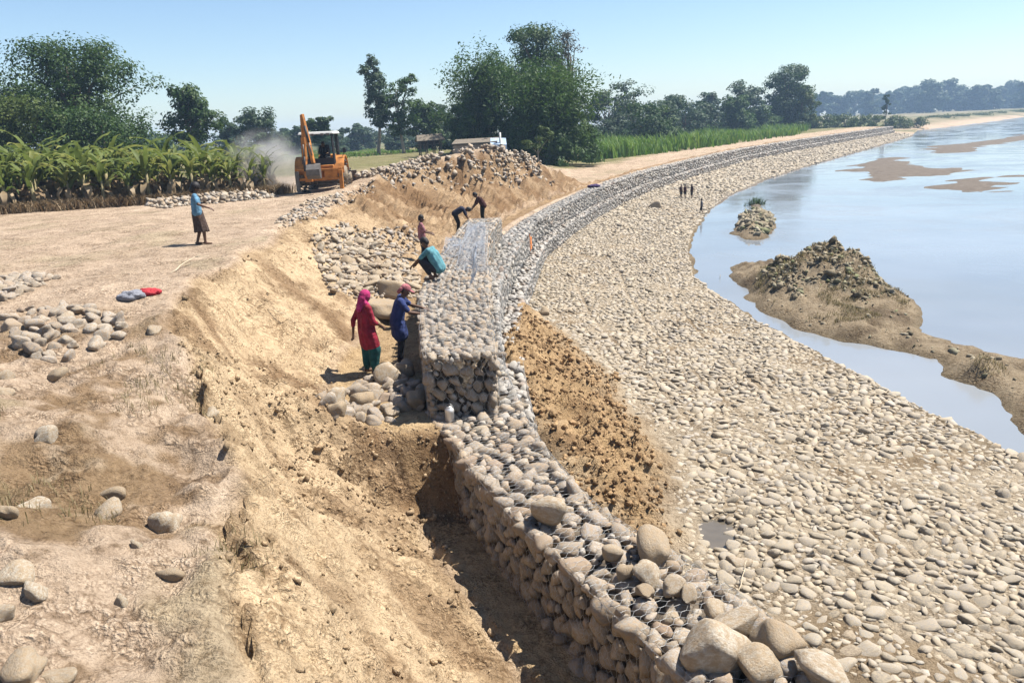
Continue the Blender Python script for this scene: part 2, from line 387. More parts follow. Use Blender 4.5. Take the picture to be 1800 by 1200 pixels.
# ------------------------------------------------------------------ mesh helpers
def mesh_np(name, v, quads=None, tris=None, mat=None, smooth=True, attrs=None, col=None):
    v = np.asarray(v, np.float32).reshape(-1, 3)
    me = bpy.data.meshes.new(name)
    me.vertices.add(len(v)); me.vertices.foreach_set('co', v.ravel())
    idx = []; starts = []; tot = 0
    if quads is not None and len(quads):
        q = np.asarray(quads, np.int32).reshape(-1, 4); idx.append(q.ravel()); starts.append(np.arange(len(q)) * 4); tot = len(q) * 4
    if tris is not None and len(tris):
        t = np.asarray(tris, np.int32).reshape(-1, 3); idx.append(t.ravel()); starts.append(tot + np.arange(len(t)) * 3)
    idx = np.concatenate(idx); starts = np.concatenate(starts).astype(np.int32)
    me.loops.add(len(idx)); me.loops.foreach_set('vertex_index', idx)
    me.polygons.add(len(starts)); me.polygons.foreach_set('loop_start', starts)
    if smooth: me.polygons.foreach_set('use_smooth', np.ones(len(starts), bool))
    if attrs is not None:
        a = me.attributes.new('rnd', 'FLOAT', 'POINT'); a.data.foreach_set('value', np.asarray(attrs, np.float32))
    if col is not None:
        a = me.attributes.new('col', 'FLOAT_COLOR', 'POINT')
        c4 = np.ones((len(v), 4), np.float32); c4[:, :3] = col; a.data.foreach_set('color', c4.ravel())
    me.update(calc_edges=True); me.validate()
    if mat: me.materials.append(mat)
    return me

def obj(name, me, parent=None, loc=(0, 0, 0), rot=(0, 0, 0), scale=(1, 1, 1)):
    o = bpy.data.objects.new(name, me); COL.objects.link(o)
    if parent: o.parent = parent
    o.location = loc; o.rotation_euler = rot; o.scale = scale
    return o
def tag(o, label=None, cat=None, group=None, kind=None):
    if label: o['label'] = label
    if cat: o['category'] = cat
    if group: o['group'] = group
    if kind: o['kind'] = kind
    return o
def thing(name, label, cat, loc=(0, 0, 0), rz=0, group=None):
    o = obj(name, None, None, loc, (0, 0, rz)); o.empty_display_size = .2
    return tag(o, label, cat, group)
def link_copy(o, parent=None):
    c = o.copy(); COL.objects.link(c)
    if parent: c.parent = parent
    return c

class MB:
    def __init__(s): s.v = []; s.f = []
    def add(s, v, f):
        n = len(s.v); s.v += [tuple(p) for p in v]; s.f += [tuple(i + n for i in q) for q in f]; return s
    def box(s, c, d, rot=None, taper=1.0):
        x, y, z = d[0] / 2, d[1] / 2, d[2] / 2
        pts = [Vector((sx * x * (taper if sz > 0 else 1), sy * y * (taper if sz > 0 else 1), sz * z)) for sz in (-1, 1) for sy in (-1, 1) for sx in (-1, 1)]
        if rot is not None:
            M = rot if isinstance(rot, Matrix) else Matrix.Rotation(rot[2], 3, 'Z') @ Matrix.Rotation(rot[1], 3, 'Y') @ Matrix.Rotation(rot[0], 3, 'X')
            pts = [M @ p for p in pts]
        pts = [p + Vector(c) for p in pts]
        return s.add(pts, [(0, 2, 3, 1), (4, 5, 7, 6), (0, 1, 5, 4), (2, 6, 7, 3), (0, 4, 6, 2), (1, 3, 7, 5)])
    def bar(s, a, b, w, h=None):
        a, b = Vector(a), Vector(b); d = b - a
        M = d.to_track_quat('Z', 'Y').to_matrix()
        return s.box((a + b) / 2, (w, h or w, d.length), M)
    def tube(s, path, rad, n=8, cap=True, sx=1.0):
        path = [Vector(p) for p in path]; m = len(path)
        if isinstance(rad, (int, float)): rad = [rad] * m
        vs = []; up = Vector((0, 0, 1)); prev = None
        for i, p in enumerate(path):
            t = (path[min(i + 1, m - 1)] - path[max(i - 1, 0)]).normalized()
            if prev is None:
                a = t.cross(up if abs(t.z) < .9 else Vector((1, 0, 0))).normalized()
            else:
                a = (prev - t * prev.dot(t)).normalized()
            prev = a; b = t.cross(a)
            for k in range(n):
                an = 2 * math.pi * k / n
                vs.append(p + (a * math.cos(an) * sx + b * math.sin(an)) * rad[i])
        fs = [(i * n + k, i * n + (k + 1) % n, (i + 1) * n + (k + 1) % n, (i + 1) * n + k) for i in range(m - 1) for k in range(n)]
        if cap: fs += [tuple(range(n - 1, -1, -1)), tuple((m - 1) * n + k for k in range(n))]
        return s.add(vs, fs)
    def ell(s, c, r, nu=12, nv=8, rot=None, zmin=-1.0):
        vs = []; fs = []
        M = rot if rot is not None else Matrix.Identity(3)
        t0 = math.asin(max(-1, zmin))
        for j in range(nv + 1):
            th = t0 + (math.pi / 2 - t0) * j / nv
            for i in range(nu):
                an = 2 * math.pi * i / nu
                p = Vector((r[0] * math.cos(th) * math.cos(an), r[1] * math.cos(th) * math.sin(an), r[2] * math.sin(th)))
                vs.append(M @ p + Vector(c))
        for j in range(nv):
            for i in range(nu):
                fs.append((j * nu + i, j * nu + (i + 1) % nu, (j + 1) * nu + (i + 1) % nu, (j + 1) * nu + i))
        fs.append(tuple(range(nu - 1, -1, -1))); fs.append(tuple(nv * nu + k for k in range(nu)))
        return s.add(vs, fs)
    def caps(s, a, b, ra, rb, n=10):
        a, b = Vector(a), Vector(b); d = b - a; ln = max(d.length, 1e-4); u = d / ln
        path = []; rad = []
        for k in range(5):
            t = math.pi / 2 * (1 - k / 4)
            path.append(a - u * ra * math.sin(t)); rad.append(max(.0015, ra * math.cos(t)))
        for k in range(5):
            t = math.pi / 2 * k / 4
            path.append(b + u * rb * math.sin(t)); rad.append(max(.0015, rb * math.cos(t)))
        return s.tube(path, rad, n)
    def mesh(s, name, mat, smooth=True):
        me = bpy.data.meshes.new(name); me.from_pydata([tuple(p) for p in s.v], [], s.f)
        if smooth: me.polygons.foreach_set('use_smooth', [True] * len(me.polygons))
        me.materials.append(mat); me.update(); return me
    def build(s, name, mat, parent=None, loc=(0, 0, 0), smooth=True, bevel=0, rot=(0, 0, 0)):
        o = obj(name, s.mesh(name, mat, smooth), parent, loc, rot)
        if bevel:
            b = o.modifiers.new('bevel', 'BEVEL'); b.width = bevel; b.segments = 2; b.limit_method = 'ANGLE'
        return o

# ------------------------------------------------------------------ ground
qs = np.concatenate([-6 - np.cumsum(.05 * 1.055 ** np.arange(133))[::-1], np.arange(-6, 2, .04), np.arange(2, 12, .085), 12 + np.cumsum(.085 * 1.055 ** np.arange(124))])
ys = [3.0]
while ys[-1] < 13: ys.append(ys[-1] + .045)
while ys[-1] < 1350: ys.append(ys[-1] * (1.0115 if ys[-1] < 60 else 1.017))
ys = np.array([-60, -40, -25, -15, -9, -5, -2, 0, 1.2, 2.2] + ys)
QQ, YY = np.meshgrid(qs, ys)
wbg = wb(np.clip(YY, 3.53, 255))
XX = wbg + QQ
Z, info = terrain(XX, np.maximum(YY, 2.6), True)
tau, slp, hm, bb, ff, ss = (info[k] for k in ('tau', 'slope', 'hm', 'b', 'f', 's'))
def lerp3(a, b, m): return a * (1 - m[..., None]) + np.asarray(b) * m[..., None]
n1 = fbm(XX * .5, YY * .5, 4, 101); n2 = fbm(XX * 2.2, YY * 2.2, 4, 102); n3 = fbm(XX * .12, YY * .12, 3, 103)
col = np.empty(XX.shape + (3,)); col[:] = (.545, .43, .32)                           # plateau dust
col = lerp3(col, (.46, .355, .255), np.clip(.5 + n1, 0, 1) * (tau >= 1) * .8)
col = lerp3(col, (.40, .345, .225), sstep(.15, .55, n1 + .3 * n2) * (tau >= 1) * .5)
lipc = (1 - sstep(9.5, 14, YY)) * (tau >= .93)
col = lerp3(col, (.25, .165, .09), lipc * sstep(-.12, .34, n1 * .8 + n2 * .6 + .35 * fbm(XX * 5, YY * 5, 3, 107)) * .85)  # brown soil patches, deepened to paint in shading along the scarp lip
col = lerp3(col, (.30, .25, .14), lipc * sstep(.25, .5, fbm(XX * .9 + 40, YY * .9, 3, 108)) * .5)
slope_c = np.empty_like(col); slope_c[:] = (.60, .46, .295)
sA = XX * .74 - YY * .67; sB = XX * .67 + YY * .74
str_c = fbm(sB * 2.2 + 11, sA * .35, 4, 105)
brown = sstep(-.08, .42, n1 * .55 + n2 * .45 + str_c * .75)
slope_c = lerp3(slope_c, (.25, .16, .088), brown * (.60 + .3 * sstep(10, 13, YY) * (1 - sstep(16, 20, YY))))
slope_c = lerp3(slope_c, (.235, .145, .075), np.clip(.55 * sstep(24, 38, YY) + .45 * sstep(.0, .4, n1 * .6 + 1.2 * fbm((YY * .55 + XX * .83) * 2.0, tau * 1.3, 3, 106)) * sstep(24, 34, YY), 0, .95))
edge = np.exp(-((tau - .93) / .07) ** 2) * sstep(-.2, .3, n2) * (1 - sstep(24, 30, YY))
slope_c = lerp3(slope_c, (.27, .185, .105), edge * .7)
col = lerp3(col, slope_c, sstep(.02, .15, tau) * (1 - sstep(.92, 1.0, tau)))
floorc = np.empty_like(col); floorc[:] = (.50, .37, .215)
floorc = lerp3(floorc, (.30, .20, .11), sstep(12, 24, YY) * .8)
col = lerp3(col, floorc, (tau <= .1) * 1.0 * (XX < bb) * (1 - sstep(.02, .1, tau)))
col = lerp3(col, (.27, .175, .095), np.clip(info['stepf'] * 1.2, 0, 1) * np.clip(.75 + .8 * n2, 0, 1))
# fields beyond
grass = sstep(50, 58, YY) * sstep(5, 9, bb - XX + 2.0 * n1) * (1 - .9 * np.exp(-((XX + 6) / 5) ** 2) * (1 - sstep(56, 66, YY)))
col = lerp3(col, (.16, .17, .055), np.clip(grass * (.8 + .3 * n1), 0, 1))
fl = sstep(185, 240, YY) * (XX < ss)
col = lerp3(col, (.20, .195, .10), fl * np.clip(.75 + .5 * n3, 0, 1) * sstep(4, 16, ss - XX))
col = lerp3(col, (.12, .15, .06), fl * sstep(.0, .5, fbm(XX * .02, YY * .05, 3, 104)))
# river side
rv = (XX > ff - .2)
ap = np.empty_like(col); ap[:] = (.41, .345, .255)
ap = lerp3(ap, (.28, .215, .14), sstep(-.1, .45, n1 + .5 * n2))
ap = lerp3(ap, (.44, .305, .165), hm * .95); ap = lerp3(ap, (.22, .135, .07), hm * sstep(-.1, .5, n2 * .8 + n1 * .6) * .8)
isl = (XX > ss - .3)
mud = np.empty_like(col); mud[:] = (.31, .25, .17)
mud = lerp3(mud, (.17, .13, .085), sstep(-.2, .5, n2 + n1)); mud = lerp3(mud, (.36, .325, .25), sstep(.5, 1.1, Z) * sstep(-.1, .5, n2))
mud = lerp3(mud, (.115, .125, .045), sstep(.3, .7, Z) * sstep(-.15, .3, n1 + .4 * n2) * (YY < 40) * .85)
mud = lerp3(mud, (.21, .18, .15), sstep(45, 60, YY))
ap = np.where(isl[..., None], mud, ap)
wet = sstep(.14, .02, Z) if False else 1 - sstep(.02, .14, Z)
ap = lerp3(ap, (.17, .135, .085), wet * .75 * (YY < 60))
col = np.where(rv[..., None] & (YY < 208)[..., None], ap, col) * .76
nr, nc = XX.shape
ii = np.arange(nr - 1)[:, None] * nc + np.arange(nc - 1)[None]
quads = np.stack([ii, ii + 1, ii + nc + 1, ii + nc], -1).reshape(-1, 4)
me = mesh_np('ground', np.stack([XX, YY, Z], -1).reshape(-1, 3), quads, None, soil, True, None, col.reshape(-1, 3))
ground = tag(obj('ground', me), 'bare sandy bank, work yard and fields beside the river', kind='structure')

# water
m, nt, b = nmat('river_water')
b.inputs['Base Color'].default_value = (.235, .25, .25, 1); b.inputs['IOR'].default_value = 1.33
rw = N(nt, 'ShaderNodeMapRange'); rw.inputs['From Min'].default_value = .4; rw.inputs['From Max'].default_value = .62; rw.inputs['To Min'].default_value = .03; rw.inputs['To Max'].default_value = .2; L(nt, noise(nt, .11, 5, .6, dist=1.5), rw.inputs['Value']); L(nt, rw.outputs[0], b.inputs['Roughness'])
b.inputs['Specular IOR Level'].default_value = .5
f1 = noise(nt, .5, 3, .5); f2 = noise(nt, 3.0, 3, .5)
c = ramp(nt, noise(nt, .06, 4, .55), [(.35, (.15, .165, .18)), (.65, (.21, .225, .24))]); L(nt, c, b.inputs['Base Color'])
bump(nt, b, addv(nt, f1, addv(nt, f2, .15, 'MULTIPLY')), .25, .05)
me = mesh_np('water', [(-5, -50, 0), (1000, -50, 0), (1000, 1340, 0), (-5, 1340, 0)], [(0, 1, 2, 3)], None, m, False)
tag(obj('river_water', me), 'calm pale river water', kind='structure')
pz = np.mean([terrain(np.array([p[0]]), np.array([p[1]]))[0] for p in PUD])
pc = np.mean(np.array(PUD), 0); rim = [(pc[0] + (p[0] - pc[0]) * 1.25, pc[1] + (p[1] - pc[1]) * 1.25) for p in PUD]
pzw = gz(*pc) + .055
pm = simple('muddy_puddle', (.10, .085, .065), .12, .25, 3, .004, spec=.5)
me = bpy.data.meshes.new('puddle'); me.from_pydata([(x, y, pzw) for x, y in rim], [], [tuple(range(len(rim)))]); me.materials.append(pm)
tag(obj('puddle', me), 'small muddy puddle among the stones', kind='structure')

# ------------------------------------------------------------------ stones
def quadsphere(n):
    vid = {}; vs = []; fs = []
    def key(p):
        k = tuple(round(a, 5) for a in p)
        if k not in vid: vid[k] = len(vs); vs.append(p)
        return vid[k]
    for ax in range(3):
        for sg in (-1, 1):
            g = [[None] * (n + 1) for _ in range(n + 1)]
            for i in range(n + 1):
                for j in range(n + 1):
                    a = math.tan((i / n * 2 - 1) * math.pi / 4); b = math.tan((j / n * 2 - 1) * math.pi / 4)
                    p = [0, 0, 0]; p[ax] = sg; p[(ax + 1) % 3] = a; p[(ax + 2) % 3] = b * sg
                    g[i][j] = key(p)
            for i in range(n):
                for j in range(n):
                    fs.append((g[i][j], g[i + 1][j], g[i + 1][j + 1], g[i][j + 1]))
    v = np.array(vs, float); v /= np.linalg.norm(v, axis=1)[:, None]
    return v, np.array(fs)
def stone_shape(n, seed, blocky=.5, amp=.13, facets=3):
    r = np.random.default_rng(seed)
    v, f = quadsphere(n)
    e = 2 + blocky * 2.2 * r.random()
    s = (np.abs(v) ** e).sum(1) ** (-1 / e)
    o = v * s[:, None]
    for k in range(5):
        d = r.normal(size=3); d /= np.linalg.norm(d); ph = r.random() * 6.28; fr = 1.2 + 2.2 * r.random()
        o = o * (1 + amp * .6 * np.sin(v @ d * fr * 1.6 + ph))[:, None]
    for k in range(facets):                                   # worn facets
        d = r.normal(size=3); d /= np.linalg.norm(d); h = .62 + .25 * r.random()
        t = o @ d; o = o - np.outer(np.maximum(t - h, 0) * .85, d)
    return o, f
LOW = [stone_shape(2, 500 + i, 1.0, .26, 6) for i in range(18)]
MID = [stone_shape(3, 600 + i, 1.0, .22, 6) for i in range(18)]
TINY = [stone_shape(1, 900 + i, 1.0, .3, 2) for i in range(14)]
HI = [stone_shape(7, 700 + i, .8, .16, 3) for i in range(14)]
ANG = [stone_shape(5, 800 + i, 1.0, .2, 9) for i in range(14)]

def rotmats(nrm, yaw, tilt):
    """columns: tangent a, tangent b, normal, for arrays of normals"""
    n = nrm / np.linalg.norm(nrm, axis=1)[:, None]
    n = n + tilt; n /= np.linalg.norm(n, axis=1)[:, None]
    ref = np.where(np.abs(n[:, 2:3]) < .9, np.array([[0, 0, 1.]]), np.array([[1., 0, 0]]))
    a = np.cross(ref, n); a /= np.linalg.norm(a, axis=1)[:, None]
    b = np.cross(n, a)
    cy, sy = np.cos(yaw)[:, None], np.sin(yaw)[:, None]
    return np.stack([a * cy + b * sy, -a * sy + b * cy, n], -1)

def stones_mass(name, pos, nrm, rad, mat, parent, flat=.75, seed=1, tilt=.25, shapes=LOW):
    r = np.random.default_rng(seed); n = len(pos)
    M = rotmats(nrm, r.random(n) * 6.28, r.normal(size=(n, 3)) * tilt)
    sc = np.stack([rad * (1.05 + .28 * r.random(n)), rad * (.82 + .2 * r.random(n)), rad * flat * (.85 + .35 * r.random(n))], -1)
    nl = len(shapes); shapes = list(shapes) + TINY
    var = r.integers(0, nl, n); rv = r.random(n)
    var = np.where((pos[:, 1] > 24) | (rad < .04), nl + r.integers(0, len(TINY), n), var)       # few faces where a stone is only a few pixels
    V = []; Q = []; A = []; off = 0
    for k in range(len(shapes)):
        idx = np.where(var == k)[0]
        if not len(idx): continue
        bv, bf = shapes[k]
        v = np.einsum('nij,nkj->nki', M[idx], bv[None] * sc[idx][:, None, :]) + pos[idx][:, None, :]
        V.append(v.reshape(-1, 3)); m_ = len(bv)
        Q.append((bf[None] + (np.arange(len(idx)) * m_)[:, None, None] + off).reshape(-1, 4)); off += m_ * len(idx)
        A.append(np.repeat(rv[idx], m_))
    me = mesh_np(name, np.concatenate(V), np.concatenate(Q), None, mat, True, np.concatenate(A))
    o = obj(name, me, parent); o['kind'] = 'stuff'
    return o

SM = {}
def shared(shapes, tagn, mat):
    k = (tagn, mat.name)
    if k not in SM: SM[k] = [mesh_np('stone', v, f, None, mat, True) for v, f in shapes]
    return SM[k]

def stones_each(name, pos, nrm, rad, mat, parent, flat=.75, seed=1, tilt=.25, shapes=MID, tagn='mid'):
    r = np.random.default_rng(seed); n = len(pos)
    M = rotmats(nrm, r.random(n) * 6.28, r.normal(size=(n, 3)) * tilt)
    ms = shared(shapes, tagn, mat); out = []
    for i in range(n):
        o = bpy.data.objects.new(name, ms[int(r.integers(0, len(ms)))]); COL.objects.link(o)
        if parent: o.parent = parent
        sc = (rad[i] * (1.05 + .28 * r.random()), rad[i] * (.82 + .2 * r.random()), rad[i] * flat * (.85 + .35 * r.random()))
        mm = Matrix([list(q) for q in M[i]]).to_4x4() @ Matrix.Diagonal((*sc, 1))
        mm.translation = Vector(pos[i])
        if parent is not None: o.matrix_local = mm
        else: o.matrix_world = mm
        out.append(o)
    return out

def darts(w, h, levels, seed, accept=None, ov=.93, scale=None):
    """variable-radius dart throwing in a w x h rectangle; levels = [(radius, tries per m2)]"""
    r = np.random.default_rng(seed)
    rmax = max(l[0] for l in levels) * (1 if scale is None else 2.2)
    cs = rmax * 2; grid = {}; out = []
    for rad, dens in levels:
        n = int(w * h * dens)
        us = r.random(n) * w; vs_ = r.random(n) * h; rr = rad * (.85 + .3 * r.random(n))
        if accept is not None:
            ok = accept(us, vs_); us, vs_, rr = us[ok], vs_[ok], rr[ok]
        if scale is not None: rr = rr * scale(us, vs_)
        for u, v, q in zip(us.tolist(), vs_.tolist(), rr.tolist()):
            gx, gy = int(u / cs), int(v / cs); bad = False
            for a in (gx - 1, gx, gx + 1):
                for b in (gy - 1, gy, gy + 1):
                    for (x, y, p) in grid.get((a, b), ()):
                        t = (p + q) * ov
                        if (x - u) ** 2 + (y - v) ** 2 < t * t: bad = True; break
                    if bad: break
                if bad: break
            if not bad:
                grid.setdefault((gx, gy), []).append((u, v, q)); out.append((u, v, q))
    return np.array(out)

def pxsize(pos, rad):
    d = pos[:, 1] * C + (H - pos[:, 2]) * S
    xa = F * pos[:, 0] / np.maximum(d, .1); ya = F * (pos[:, 1] * S - (H - pos[:, 2]) * C) / np.maximum(d, .1)
    x = 900 + xa * CRo - ya * SRo; y = 600 - (xa * SRo + ya * CRo)
    s = rad / np.maximum(d, .1)
    return np.where((x > -20) & (x < 1820) & (y > 0) & (y < 1225) & (d > 1), s, 0)

# --- gabion walls --------------------------------------------------
class Strip:
    """a ribbon between two lines in plan, parametrised by arc length along their mean"""
    def __init__(s, y0, y1, fb, ff, step=.12):
        n = max(8, int((y1 - y0) / step)); yy = np.linspace(y0, y1, n)
        s.b = np.stack([fb(yy), yy], -1); s.f = np.stack([ff(yy), yy], -1)
        # square the section: shift the front line so cross-sections are perpendicular to the run
        mid = (s.b + s.f) / 2; d = np.gradient(mid, axis=0); d /= np.linalg.norm(d, axis=1)[:, None]
        nr_ = np.stack([d[:, 1], -d[:, 0]], -1)
        wv = ((s.f - s.b) * nr_).sum(1)
        s.b = mid - nr_ * wv[:, None] / 2; s.f = mid + nr_ * wv[:, None] / 2
        s.n = nr_; s.d = d; s.t = np.concatenate([[0], np.cumsum(np.linalg.norm(np.diff(mid, axis=0), axis=1))]); s.len = s.t[-1]; s.w = wv
    def at(s, arr, t): return np.stack([np.interp(t, s.t, arr[:, k]) for k in range(2)], -1)

def surf_points(st, kind, zt, zb, levels, seed, scale=None, wob=.03):
    """stone centres on one face of a course"""
    wmax = st.w.max()
    if kind == 'top':
        p = darts(st.len, wmax, levels, seed, scale=scale)
        wl = np.interp(p[:, 0], st.t, st.w); p = p[p[:, 1] < wl - .03]; wl = np.interp(p[:, 0], st.t, st.w)
        b = st.at(st.b, p[:, 0]); n = st.at(st.n, p[:, 0])
        xy = b + n * p[:, 1:2]; z = np.full(len(p), zt); nr_ = np.tile([0, 0, 1.], (len(p), 1))
    elif kind in ('front', 'back'):
        p = darts(st.len, zt - zb, levels, seed, scale=scale)
        xy = st.at(st.f if kind == 'front' else st.b, p[:, 0]); n = st.at(st.n, p[:, 0]) * (1 if kind == 'front' else -1)
        z = zb + p[:, 1]; nr_ = np.concatenate([n, np.zeros((len(p), 1))], 1)
    else:                                                     # 'start' end cap
        p = darts(st.w[0], zt - zb, levels, seed)
        xy = st.b[0] + st.n[0] * p[:, 0:1]; z = zb + p[:, 1]; nr_ = np.tile([-st.d[0][0], -st.d[0][1], 0], (len(p), 1))
    pos = np.concatenate([xy, z[:, None]], 1)
    r = np.random.default_rng(seed + 5)
    pos = pos - nr_ * (p[:, 2] * .45)[:, None] + nr_ * (r.normal(size=len(p)) * wob * .5)[:, None]
    bul = fbm(pos[:, 0] * .8 + pos[:, 2], pos[:, 1] * .8, 2, seed)
    pos = pos + nr_ * (bul * wob)[:, None]
    return pos, nr_, p[:, 2]

def core(st, zt, zb, ins, parent, name='stone_core'):
    b = st.b + st.n * ins; f = st.f - st.n * ins
    b[0] += st.d[0] * ins; f[0] += st.d[0] * ins
    n = len(b); v = []
    for a in (b, f):
        for z in (zb, zt - ins): v.append(np.concatenate([a, np.full((n, 1), z)], 1))
    v = np.concatenate(v)          # b0, b1, f0, f1
    q = []
    for i in range(n - 1):
        q += [(i, i + 1, n + i + 1, n + i), (n + i, n + i + 1, 3 * n + i + 1, 3 * n + i), (2 * n + i, 3 * n + i, 3 * n + i + 1, 2 * n + i + 1)]
    q += [(0, n, 3 * n, 2 * n), (n - 1, 3 * n - 1, 4 * n - 1, 2 * n - 1)]
    return obj(name, mesh_np(name, v, q, None, core_m, False), parent)

def wires(st, faces, cell, rad, parent, seed, tmax=None, name='wire_mesh', off=.05):
    """hexagonal netting stretched over the faces"""
    V = []; Q = []; r = np.random.default_rng(seed)
    def seg(a, b):
        d = b - a; ln = np.linalg.norm(d)
        if ln < 1e-5: return
        d /= ln; u = np.cross(d, [0.3, 0.2, 0.9]); u /= np.linalg.norm(u); w_ = np.cross(d, u); k = len(V)
        for p in (a, b):
            for j in range(3):
                an = j * 2.0944; V.append(p + (u * math.cos(an) + w_ * math.sin(an)) * rad)
        for j in range(3): Q.append((k + j, k + (j + 1) % 3, k + 3 + (j + 1) % 3, k + 3 + j))
    T = min(st.len, tmax or 1e9)
    for (kind, zt, zb) in faces:
        hgt = {'top': st.w.max()}.get(kind, zt - zb)
        if kind == 'start': T_ = st.w[0]
        else: T_ = T
        def mp(t, v):
            t = min(max(t, 0), T_); 
            if kind == 'top':
                w_ = np.interp(t, st.t, st.w); v = min(max(v, 0), w_)
                b = st.at(st.b, t); n = st.at(st.n, t); xy = b + n * v; p = np.array([xy[0], xy[1], zt + off])
            elif kind == 'start':
                xy = st.b[0] + st.n[0] * t - st.d[0] * off; p = np.array([xy[0], xy[1], zb + min(max(v, 0), hgt)])
            else:
                sg = 1 if kind == 'front' else -1
                xy = st.at(st.f if kind == 'front' else st.b, t) + st.at(st.n, t) * sg * off; p = np.array([xy[0], xy[1], zb + min(max(v, 0), hgt)])
            return p + .012 * np.array([vn(t * 3, v * 3, seed), vn(t * 3, v * 3, seed + 1), vn(t * 3, v * 3, seed + 2)])
        cw = cell; ch = cell * 1.2
        for i in range(int(T_ / cw) + 1):
            for j in range(int(hgt / ch) + 1):
                t0 = i * cw + (cw / 2 if j % 2 else 0); v0 = j * ch
                a = mp(t0, v0); b = mp(t0, v0 + ch * .5); c1 = mp(t0 - cw / 2, v0 + ch); c2 = mp(t0 + cw / 2, v0 + ch)
                seg(a, b); seg(b, c1); seg(b, c2)
        # thicker frame wire along the edges
        n_ = int(T_ / .3)
        for vv in (0, hgt if kind != 'top' else None):
            for i in range(n_):
                ta, tb = i * T_ / n_, (i + 1) * T_ / n_
                va = vv if vv is not None else np.interp(ta, st.t, st.w); vb = vv if vv is not None else np.interp(tb, st.t, st.w)
                seg(mp(ta, va), mp(tb, vb))
    me = mesh_np(name, np.array(V), np.array(Q), None, wire_m, True)
    return obj(name, me, parent)

def wall(name, label, parts, mat_i, mat_s, n_each, seed, flat=.8):
    """parts: list of (pos, nrm, rad)"""
    t = thing(name, label, 'gabion')
    pos = np.concatenate([p[0] for p in parts]); nrm = np.concatenate([p[1] for p in parts]); rad = np.concatenate([p[2] for p in parts])
    s = pxsize(pos, rad); od = np.argsort(-s)
    a, b = od[:n_each], od[n_each:]
    stones_each('stone', pos[a], nrm[a], rad[a], mat_i, t, flat, seed)
    if len(b): stones_mass('packed_stones', pos[b], nrm[b], rad[b], mat_s, t, flat, seed + 1)
    return t

LV = [(.135, 22), (.10, 110), (.078, 300), (.052, 900)]
stA = Strip(3.7, 11.75, wb, wf)
pa = [surf_points(stA, 'top', 2.3, 1.25, LV, 11), surf_points(stA, 'back', 2.26, 1.25, LV, 12), surf_points(stA, 'front', 2.26, 1.2, LV, 13)]
wallA = wall('gabion_course', 'long near gabion course of pale cobbles in wire running beside the shaded trench', pa, stone_i, stone_s, 300, 21)
core(stA, 2.3, 1.0, .10, wallA)
wires(stA, [('top', 2.3, 1.2), ('back', 2.28, 1.25), ('front', 2.28, 1.25)], .10, .0021, wallA, 5, off=.03)

upL = np.array([(-1.34, 11.45), (-1.48, 12.39), (-1.64, 13.57), (-1.86, 15.49), (-1.96, 17.28), (-1.91, 20.23), (-1.81, 23.41), (-1.62, 27.44), (-1.38, 29.9)])
upR = np.array([(-0.26, 11.32), (-0.33, 12.93), (-0.42, 14.7), (-0.48, 16.97), (-0.57, 20.91), (-0.61, 24.6), (-0.46, 27.02), (-0.21, 29.8)])
stB = Strip(11.45, 29.8, lambda y: np.interp(y, upL[:, 1], upL[:, 0]), lambda y: np.interp(y, upR[:, 1], upR[:, 0]))
LVB = [(.105, 25), (.078, 150), (.060, 330), (.042, 600)]
pb = [surf_points(stB, 'top', 3.3, 2.3, LVB, 31), surf_points(stB, 'start', 3.27, 2.3, [(.115, 60), (.085, 200), (.065, 400), (.045, 700)], 32),
      surf_points(stB, 'back', 3.27, 2.3, LVB, 33), surf_points(stB, 'front', 3.27, 2.3, LVB, 34)]
wallB = wall('gabion_course', 'new upper gabion course with square cobble end face where the workers stand', pb, stone_i, stone_s, 300, 41)
core(stB, 3.3, 2.2, .09, wallB)
wires(stB, [('top', 3.3, 2.3), ('start', 3.28, 2.3), ('back', 3.28, 2.3), ('front', 3.28, 2.3)], .10, .0027, wallB, 6, off=.035)

stC = Strip(11.8, 206.0, wb, wf, .25)
stC1 = Strip(13.5, 206.0, lambda y: wf(y) - .4, lambda y: wf(y) + .5, .25)
def farscale(st):
    def f(u, v):
        y = np.interp(u, st.t, (st.b[:, 1] + st.f[:, 1]) / 2)
        return 1 + .55 * sstep(50, 130, y)
    return f
LVC = [(.115, 20), (.088, 100), (.066, 220)]
pc_ = [surf_points(stC, 'top', 2.3, 1.3, LVC, 51, farscale(stC), .02), surf_points(stC, 'front', 2.24, 1.36, LVC, 52, farscale(stC), .02),
       surf_points(stC1, 'front', 1.24, .4, LVC, 53, farscale(stC1), .02), surf_points(stC1, 'top', 1.3, .4, LVC, 54, farscale(stC1), .02)]
# the part of the top that lies under the upper course is left out
p0 = pc_[0]; kp = ~((p0[0][:, 1] < 29.6) & (p0[0][:, 0] < np.interp(p0[0][:, 1], upR[:, 1], upR[:, 0]) - .1)); pc_[0] = (p0[0][kp], p0[1][kp], p0[2][kp])
p0 = pc_[3]; kp = p0[0][:, 0] > wf(p0[0][:, 1]) - .1; pc_[3] = (p0[0][kp], p0[1][kp], p0[2][kp])
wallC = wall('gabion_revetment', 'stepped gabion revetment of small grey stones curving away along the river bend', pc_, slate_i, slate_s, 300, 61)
core(stC, 2.3, .9, .09, wallC); wires(stC, [('front', 2.28, 1.3), ('top', 2.3, 1.3)], .2, .004, wallC, 7, tmax=45, off=.03); wires(stC1, [('front', 1.28, .5)], .2, .004, wallC, 8, tmax=45, off=.03); core(stC1, 1.3, 0, .08, wallC)

